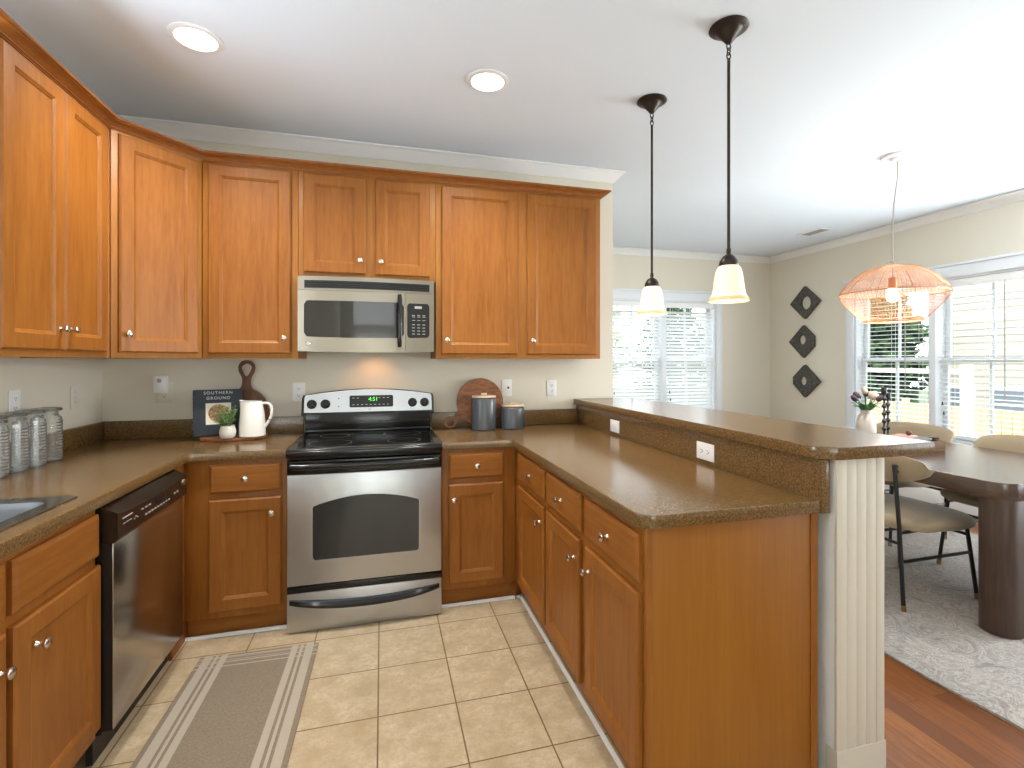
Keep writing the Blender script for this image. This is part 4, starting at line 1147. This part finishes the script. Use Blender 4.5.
def chair(label, loc, rot):
    root = thing('dining_chair', label, 'chair', loc, rot, group='taupe dining chairs')
    # seat cushion: superellipse, domed
    mb = MB(); rings = []
    def outline(k, n, sc):
        a = 2*PI*k/n; e = 2/3.4
        x = math.copysign(abs(math.cos(a))**e, math.cos(a)); y = math.copysign(abs(math.sin(a))**e, math.sin(a))
        wy = .305-.04*(x < 0)*abs(x)
        return (-.010+.272*x*sc, wy*y*sc)
    n = 48
    for sc, z in ((.0, .424), (.80, .425), (.93, .428), (.985, .438), (1.0, .455), (.98, .470), (.92, .482), (.75, .492), (.45, .498), (0, .50)):
        if sc == 0: rings.append([mb.bm.verts.new((-.015, 0, z))])
        else: rings.append([mb.bm.verts.new((*outline(k, n, sc), z-.008*(outline(k, n, sc)[0] < -.1))) for k in range(n)])
    for a, b in zip(rings, rings[1:]):
        for k in range(n):
            q = ([a[0]] if len(a) == 1 else [a[k], a[(k+1) % n]])+([b[0]] if len(b) == 1 else [b[(k+1) % n], b[k]])
            mb.bm.faces.new(q)
    obj('seat', mb, 'fabric', root)
    # backrest: a padded lens bent round the sitter
    mb = MB(); F_ = []; B_ = []
    nu, nv = 28, 8
    def bk(u, v, off):
        t = -1+2*u/nu; hh = .082*max(1-abs(t)**2.3, 0)**.5+.003
        zc = .758+.016*t*t
        a = t*R(54); rad = .37
        y = rad*math.sin(a)*1.05; x = -.305-.02*((-1+2*v/nv)) + rad*(1-math.cos(a))*.66
        s_ = -1+2*v/nv
        th = .017*(1-abs(s_)**3)*(1-abs(t)**4)+.003
        return (x+off*th, y, zc+hh*s_)
    for u in range(nu+1):
        F_.append([mb.bm.verts.new(bk(u, v, 1)) for v in range(nv+1)]); B_.append([mb.bm.verts.new(bk(u, v, -1)) for v in range(nv+1)])
    for u in range(nu):
        for v in range(nv):
            mb.bm.faces.new((F_[u][v], F_[u+1][v], F_[u+1][v+1], F_[u][v+1])); mb.bm.faces.new((B_[u][v], B_[u][v+1], B_[u+1][v+1], B_[u+1][v]))
        mb.bm.faces.new((F_[u][0], B_[u][0], B_[u+1][0], F_[u+1][0])); mb.bm.faces.new((F_[u][nv], F_[u+1][nv], B_[u+1][nv], B_[u][nv]))
    for u in (0, nu):
        for v in range(nv):
            q = (F_[u][v], F_[u][v+1], B_[u][v+1], B_[u][v]); mb.bm.faces.new(q if u == 0 else q[::-1])
    obj('backrest', mb, 'fabric', root)
    r = .0125
    for s in (-1, 1):
        lg = obj('leg', MB().tube([(-.270, s*.215, .03), (-.292, s*.210, .44), (-.312, s*.198, .785)], r*.85, 10), 'blackmetal', root)
        obj('brass_tip', MB().tube([(-.268, s*.2155, .0006), (-.270, s*.215, .032)], r, 10), 'brass', lg)
        bl = MB()
        for z in (.745, .775): bl.tube([(-.311, s*.199, z), (-.286, s*.194, z)], .008, 8)
        obj('bolt', bl, 'blackmetal', lg)
        lg = obj('leg', MB().tube([(.272, s*.217, .03), (.225, s*.195, .425)], r*.85, 10), 'blackmetal', root)
        obj('brass_tip', MB().tube([(.2755, s*.2185, .0006), (.272, s*.217, .032)], r, 10), 'brass', lg)
        obj('side_stretcher', MB().tube([(-.282, s*.2125, .262), (.244, s*.204, .262)], .009, 8), 'blackmetal', root)
        obj('seat_rail', MB().tube([(-.291, s*.210, .418), (.225, s*.194, .418)], .0085, 8), 'blackmetal', root)
    obj('front_stretcher', MB().tube([(.231, -.198, .36), (.231, .198, .36)], .009, 8), 'blackmetal', root)
    obj('back_stretcher', MB().tube([(-.288, -.211, .36), (-.288, .211, .36)], .009, 8), 'blackmetal', root)
    return root
ch = chair('taupe upholstered dining chair with black legs on the near side, its back to the bar', (2.97, 2.255, RZ), 0)
dup(ch, (3.83, 2.235, RZ), PI, 'taupe dining chair on the window side, cut by the right edge of the photo')
dup(ch, (3.83, 3.0, RZ), PI, 'taupe dining chair on the window side, mostly hidden behind the tray')

# vase of tulips, candle holders, tray on the table
TZ = RZ+.7505
root = thing('vase', 'sandy white vase of dark and blush tulips on the dining table', 'vase', (3.45, 2.88, TZ))
obj('jug', MB().lathe([(0, .001), (.052, .001), (.060, .008), (.063, .04), (.062, .11), (.058, .16), (.048, .188), (.038, .202), (.034, .214), (.034, .225), (.037, .231), (.033, .231), (.028, .21), (0, .18)], 40), 'vase', root)
rnd = random.Random(5)
heads = [(-.105, -.03, .315, 'plum'), (-.07, .02, .335, 'plum'), (-.02, -.02, .372, 'blush'), (.005, .02, .352, 'plum'), (.055, -.01, .345, 'blush'), (.085, .03, .325, 'blush'), (.03, -.03, .34, 'blush'), (.10, -.02, .318, 'plum')]
cs, sn = math.cos(-.6), math.sin(-.6)
for x, y, z, c_ in heads:
    x *= .78; X, Y = x*cs-y*sn, x*sn+y*cs
    st_ = obj('stem', MB().tube([(X*.15, Y*.15, .18), (X*.5, Y*.5, .26), (X*.95, Y*.95, z-.02)], .0032, 6), 'leaf2', root)
    hd_ = MB().lathe([(0, -.026), (.010, -.024), (.018, -.012), (.020, .002), (.016, .018), (.010, .028), (0, .030)], 14)
    tl_ = Matrix.Translation((X, Y, z)) @ Vector((0, 0, 1)).rotation_difference(Vector((X*2.2, Y*2.2, .18))).to_matrix().to_4x4()
    obj('tulip', hd_.xf(tl_), c_, st_)
for k in range(12):
    a = 2*PI*k/12+.3; mb = MB(); prev = None
    for j in range(7):
        t = j/6; r_ = .018+.072*t; z = .215+.120*t-.05*t*t*(1+.6*(k % 2))
        wd = .019*math.sin(PI*min(t*.9+.1, 1))+.001
        c0 = Vector((r_*math.cos(a), r_*math.sin(a), z)); s_ = Vector((-math.sin(a), math.cos(a), 0))
        cur = [mb.bm.verts.new(c0+s_*wd), mb.bm.verts.new(c0-Vector((0, 0, .004))), mb.bm.verts.new(c0-s_*wd)]
        if prev:
            for q in range(2): mb.bm.faces.new((prev[q], prev[q+1], cur[q+1], cur[q]))
        prev = cur
    obj('leaf', mb, 'leaf2', root)
def candle(label, x, y, hh, nb):
    prof = [(0, .001), (.024, .001), (.025, .008), (.016, .022), (.006, .032)]
    z = .032; st_ = (hh-.032-.055)/nb
    for k in range(nb):
        for t in (.2, .26, .36, .5, .64, .74, .8): prof.append((max(.0165*math.sin(PI*(t-.14)/.72), .006), z+st_*t))
        prof.append((.006, z+st_*.93)); z += st_
    prof += [(.007, hh-.05), (.015, hh-.046), (.0175, hh-.04), (.0175, hh-.002), (.016, hh), (.011, hh), (.011, hh-.02), (0, hh-.02)]
    tag(obj('candle_holder', MB().lathe(prof, 24, (0, 0, 0)), 'blackmetal'), label, 'candle holder', 'black beaded candle holders').location = (x, y, TZ)
candle('taller black beaded candle holder beside the vase', 3.44, 2.735, .405, 6)
candle('shorter black beaded candle holder beside the taller one', 3.488, 2.745, .365, 5)
root = thing('tray', 'shallow brown wooden tray on the dining table', 'tray', (3.37, 2.545, TZ))
mb = MB().box(-.19, .19, -.13, .13, .001, .012, .002)
obj('bottom', mb, 'traywood', root)
mb = MB().box(-.19, .19, -.13, -.117, .012, .068, .002).box(-.19, .19, .117, .13, .012, .068, .002).box(-.19, -.177, -.117, .117, .012, .068, .002).box(.177, .19, -.117, .117, .012, .068, .002)
obj('side_wall', mb, 'traywood', root)
TT = TZ+.0685
root = thing('serving_board', 'dark slate serving board with knob handle lying across the tray', 'serving board', (3.42, 2.545, TT))
pts = [(-.25, -.02), (-.18, -.085), (-.04, -.10), (.08, -.075), (.12, -.025), (.135, .0), (.12, .03), (.06, .08), (-.08, .10), (-.20, .075)]
o = mesh_obj('slab', plate([catmull(pts, 5)], .0005, .011, .003), 'slatestone', root, 40)
obj('handle_knob', MB().box(.12, .175, -.013, .013, .0015, .015, .005), 'blackmetal', root)
root.rotation_euler.z = R(-25)
tag(obj('note_book', MB().box(-.075, .075, -.055, .055, .0005, .014, .002), 'pinkbook'), 'dusty rose cloth booklet on the dining table board', 'booklet').location = (3.37, 2.55, TT+.0112)
bpy.data.objects['note_book'].rotation_euler.z = R(15)
tag(obj('wooden_ball', MB().ball((0, 0, .0185), .018), 'redwood'), 'small reddish wooden ball resting on the rose booklet', 'ornament').location = (3.395, 2.53, TT+.0255)

# ------------------------------------------------------------------ outside the dining windows
m = M['grass'] = mat('lawn', srgb(84, 92, 62), .9)
M['siding'] = mat('cream_lap_siding', srgb(178, 173, 158), .6)
M['fencewood'] = wood('cedar_fence', srgb(170, 152, 120), srgb(196, 180, 150), (8, 8, .8), .8, .2)
M['roof'] = mat('grey_shingle', srgb(120, 116, 112), .8)
M['skyglass'] = mat('reflective_house_glass', srgb(120, 128, 138), .05, Specular_IOR_Level=.9)
M['foliage'] = mat('evergreen_foliage', srgb(58, 82, 44), .7)
M['foliage_light'] = mat('sunlit_foliage', srgb(104, 132, 66), .7)
M['trunk'] = mat('bark', srgb(84, 66, 52), .9)
GZ = -.9
struct('ground', MB().box(XR+.3, 40, -14, 40, GZ-.2, GZ), 'grass', 'lawn outside the dining windows', 'ground')
struct('ground_back', MB().box(-12, XR+.3, YD+.4, 40, GZ-.2, GZ), 'grass', 'lawn behind the house', 'ground')
root = thing('wooden_fence', 'pale wooden board fence outside the big dining window', 'fence', (9.6, 0, GZ))
mb = MB()
for k in range(96): mb.box(-.01, .01, -2.0+k*.145, -2.0+k*.145+.138, .03, 1.47+.012*math.sin(k*1.7))
obj('boards', mb, 'fencewood', root)
for k in range(7): obj('post', MB().box(.012, .10, -2.0+k*2.3, -1.9+k*2.3, 0.001, 1.55, .004), 'fencewood', root)
obj('rail', MB().box(.011, .05, -2, 11.9, .35, .44).box(.011, .05, -2, 11.9, 1.15, 1.24), 'fencewood', root)
root = thing('neighbour_house', 'cream sided house beyond the fence', 'house', (14.5, 2.6, GZ))
hb = MB()
for k in range(34):
    z = .2+k*.18
    hb.prism([(0, -6), (0, 7.6), (6, 7.6), (6, -6)], z, z+.18)
    for v in hb.bm.verts[-8:] if False else []: pass
mb = MB()
for k in range(36):
    z = k*.17
    vs = [(-.022, z), (-.004, z+.17), (.05, z+.17), (.05, z)]
    a = [mb.bm.verts.new((x, -6, zz)) for x, zz in vs]; b2 = [mb.bm.verts.new((x, 7.6, zz)) for x, zz in vs]
    for j in range(4): mb.bm.faces.new((a[j], a[(j+1) % 4], b2[(j+1) % 4], b2[j]))
    mb.bm.faces.new(a); mb.bm.faces.new(b2[::-1])
mb.box(.05, 6, -6, 7.6, 0, 36*.17)
hb.bm.free()
obj('siding_wall', mb, 'siding', root, None)
obj('roof', MB().box(-.5, 6.5, -6.5, 8.1, 6.121, 6.3).prism([(-.5, -6.5), (-.5, 8.1), (6.5, 8.1), (6.5, -6.5)], 6.301, 6.42), 'roof', root)
obj('corner_board', MB().box(-.04, .03, 7.5, 7.66, 0, 6.1), 'trim', root)
for y in (-2.4, 5.75, 6.95):
    f = obj('window', MB().box(-.05, -.024, y-.42, y+.42, .82, 1.62, .004), 'trim', root)
    obj('pane', MB().box(-.056, -.0505, y-.36, y+.36, .88, 1.205).box(-.056, -.0505, y-.36, y+.36, 1.235, 1.56), 'skyglass', f)
def foliage_mb(r, hgt, n, seed, leaf):
    rnd = random.Random(seed); mb = MB()
    for k in range(n):
        a = rnd.uniform(0, 2*PI); t = rnd.random(); q = math.sqrt(rnd.random())
        lump = 1+.25*math.sin(3*a+seed)+.2*math.sin(7*t*PI+a)
        rr = r*q*lump*math.sin(PI*min(.08+.9*t, 1))**.6
        c = Vector((rr*math.cos(a), rr*math.sin(a), .25+hgt*t))
        d = Vector((rnd.gauss(0, 1), rnd.gauss(0, 1), rnd.gauss(0, 1))).normalized(); e = d.orthogonal().normalized()
        s = leaf*rnd.uniform(.6, 1.3); f_ = d.cross(e)
        vs = [mb.bm.verts.new(c+p) for p in (d*s, e*s*.6+f_*s*.1, -d*s, -e*s*.6+f_*s*.1)]
        mb.bm.faces.new(vs)
    return mb
def tree(name, label, x, y, r, hgt, n, seed, leaf, mt, cat):
    root = thing(name, label, cat, (x, y, GZ), group='trees and bushes outside')
    obj('trunk', MB().tube([(0, 0, .001), (.02, .01, hgt*.4), (0, 0, hgt*.8)], [.09, .07, .03], 8), 'trunk', root)
    obj('foliage', foliage_mb(r, hgt, n, seed, leaf), mt, root, None)
tree('evergreen_bush', 'tall dark evergreen outside the left part of the dining window', 12.9, 12.9, 1.3, 4.6, 6000, 2, .2, 'foliage', 'bush')
tree('evergreen_bush', 'dark evergreen behind the rattan lamp outside the window', 10.6, 16.5, 1.3, 4.2, 3600, 6, .12, 'foliage', 'bush')
tree('evergreen_bush', 'narrow dark evergreen at the corner of the cream house outside', 13.1, 10.5, .8, 4.2, 4500, 4, .17, 'foliage', 'bush')
tree('leafy_tree', 'lighter green leafy tree rising over the fence outside', 19.0, 19.5, 2.2, 6.0, 4200, 9, .16, 'foliage_light', 'tree')
tree('leafy_tree', 'light green tree outside the far dining window', 4.6, 13.5, 2.0, 5.5, 3500, 11, .17, 'foliage_light', 'tree')
root = thing('porch_railing', 'white porch railing outside the big dining window', 'railing', (6.6, 0, GZ))
obj('top_rail', MB().box(-.04, .04, 4.2, 8.8, 2.10, 2.16, .006), 'trim', root)
for y in (4.25, 6.2, 8.7): obj('post', MB().box(-.045, .045, y-.045, y+.045, .001, 2.22, .004), 'trim', root)
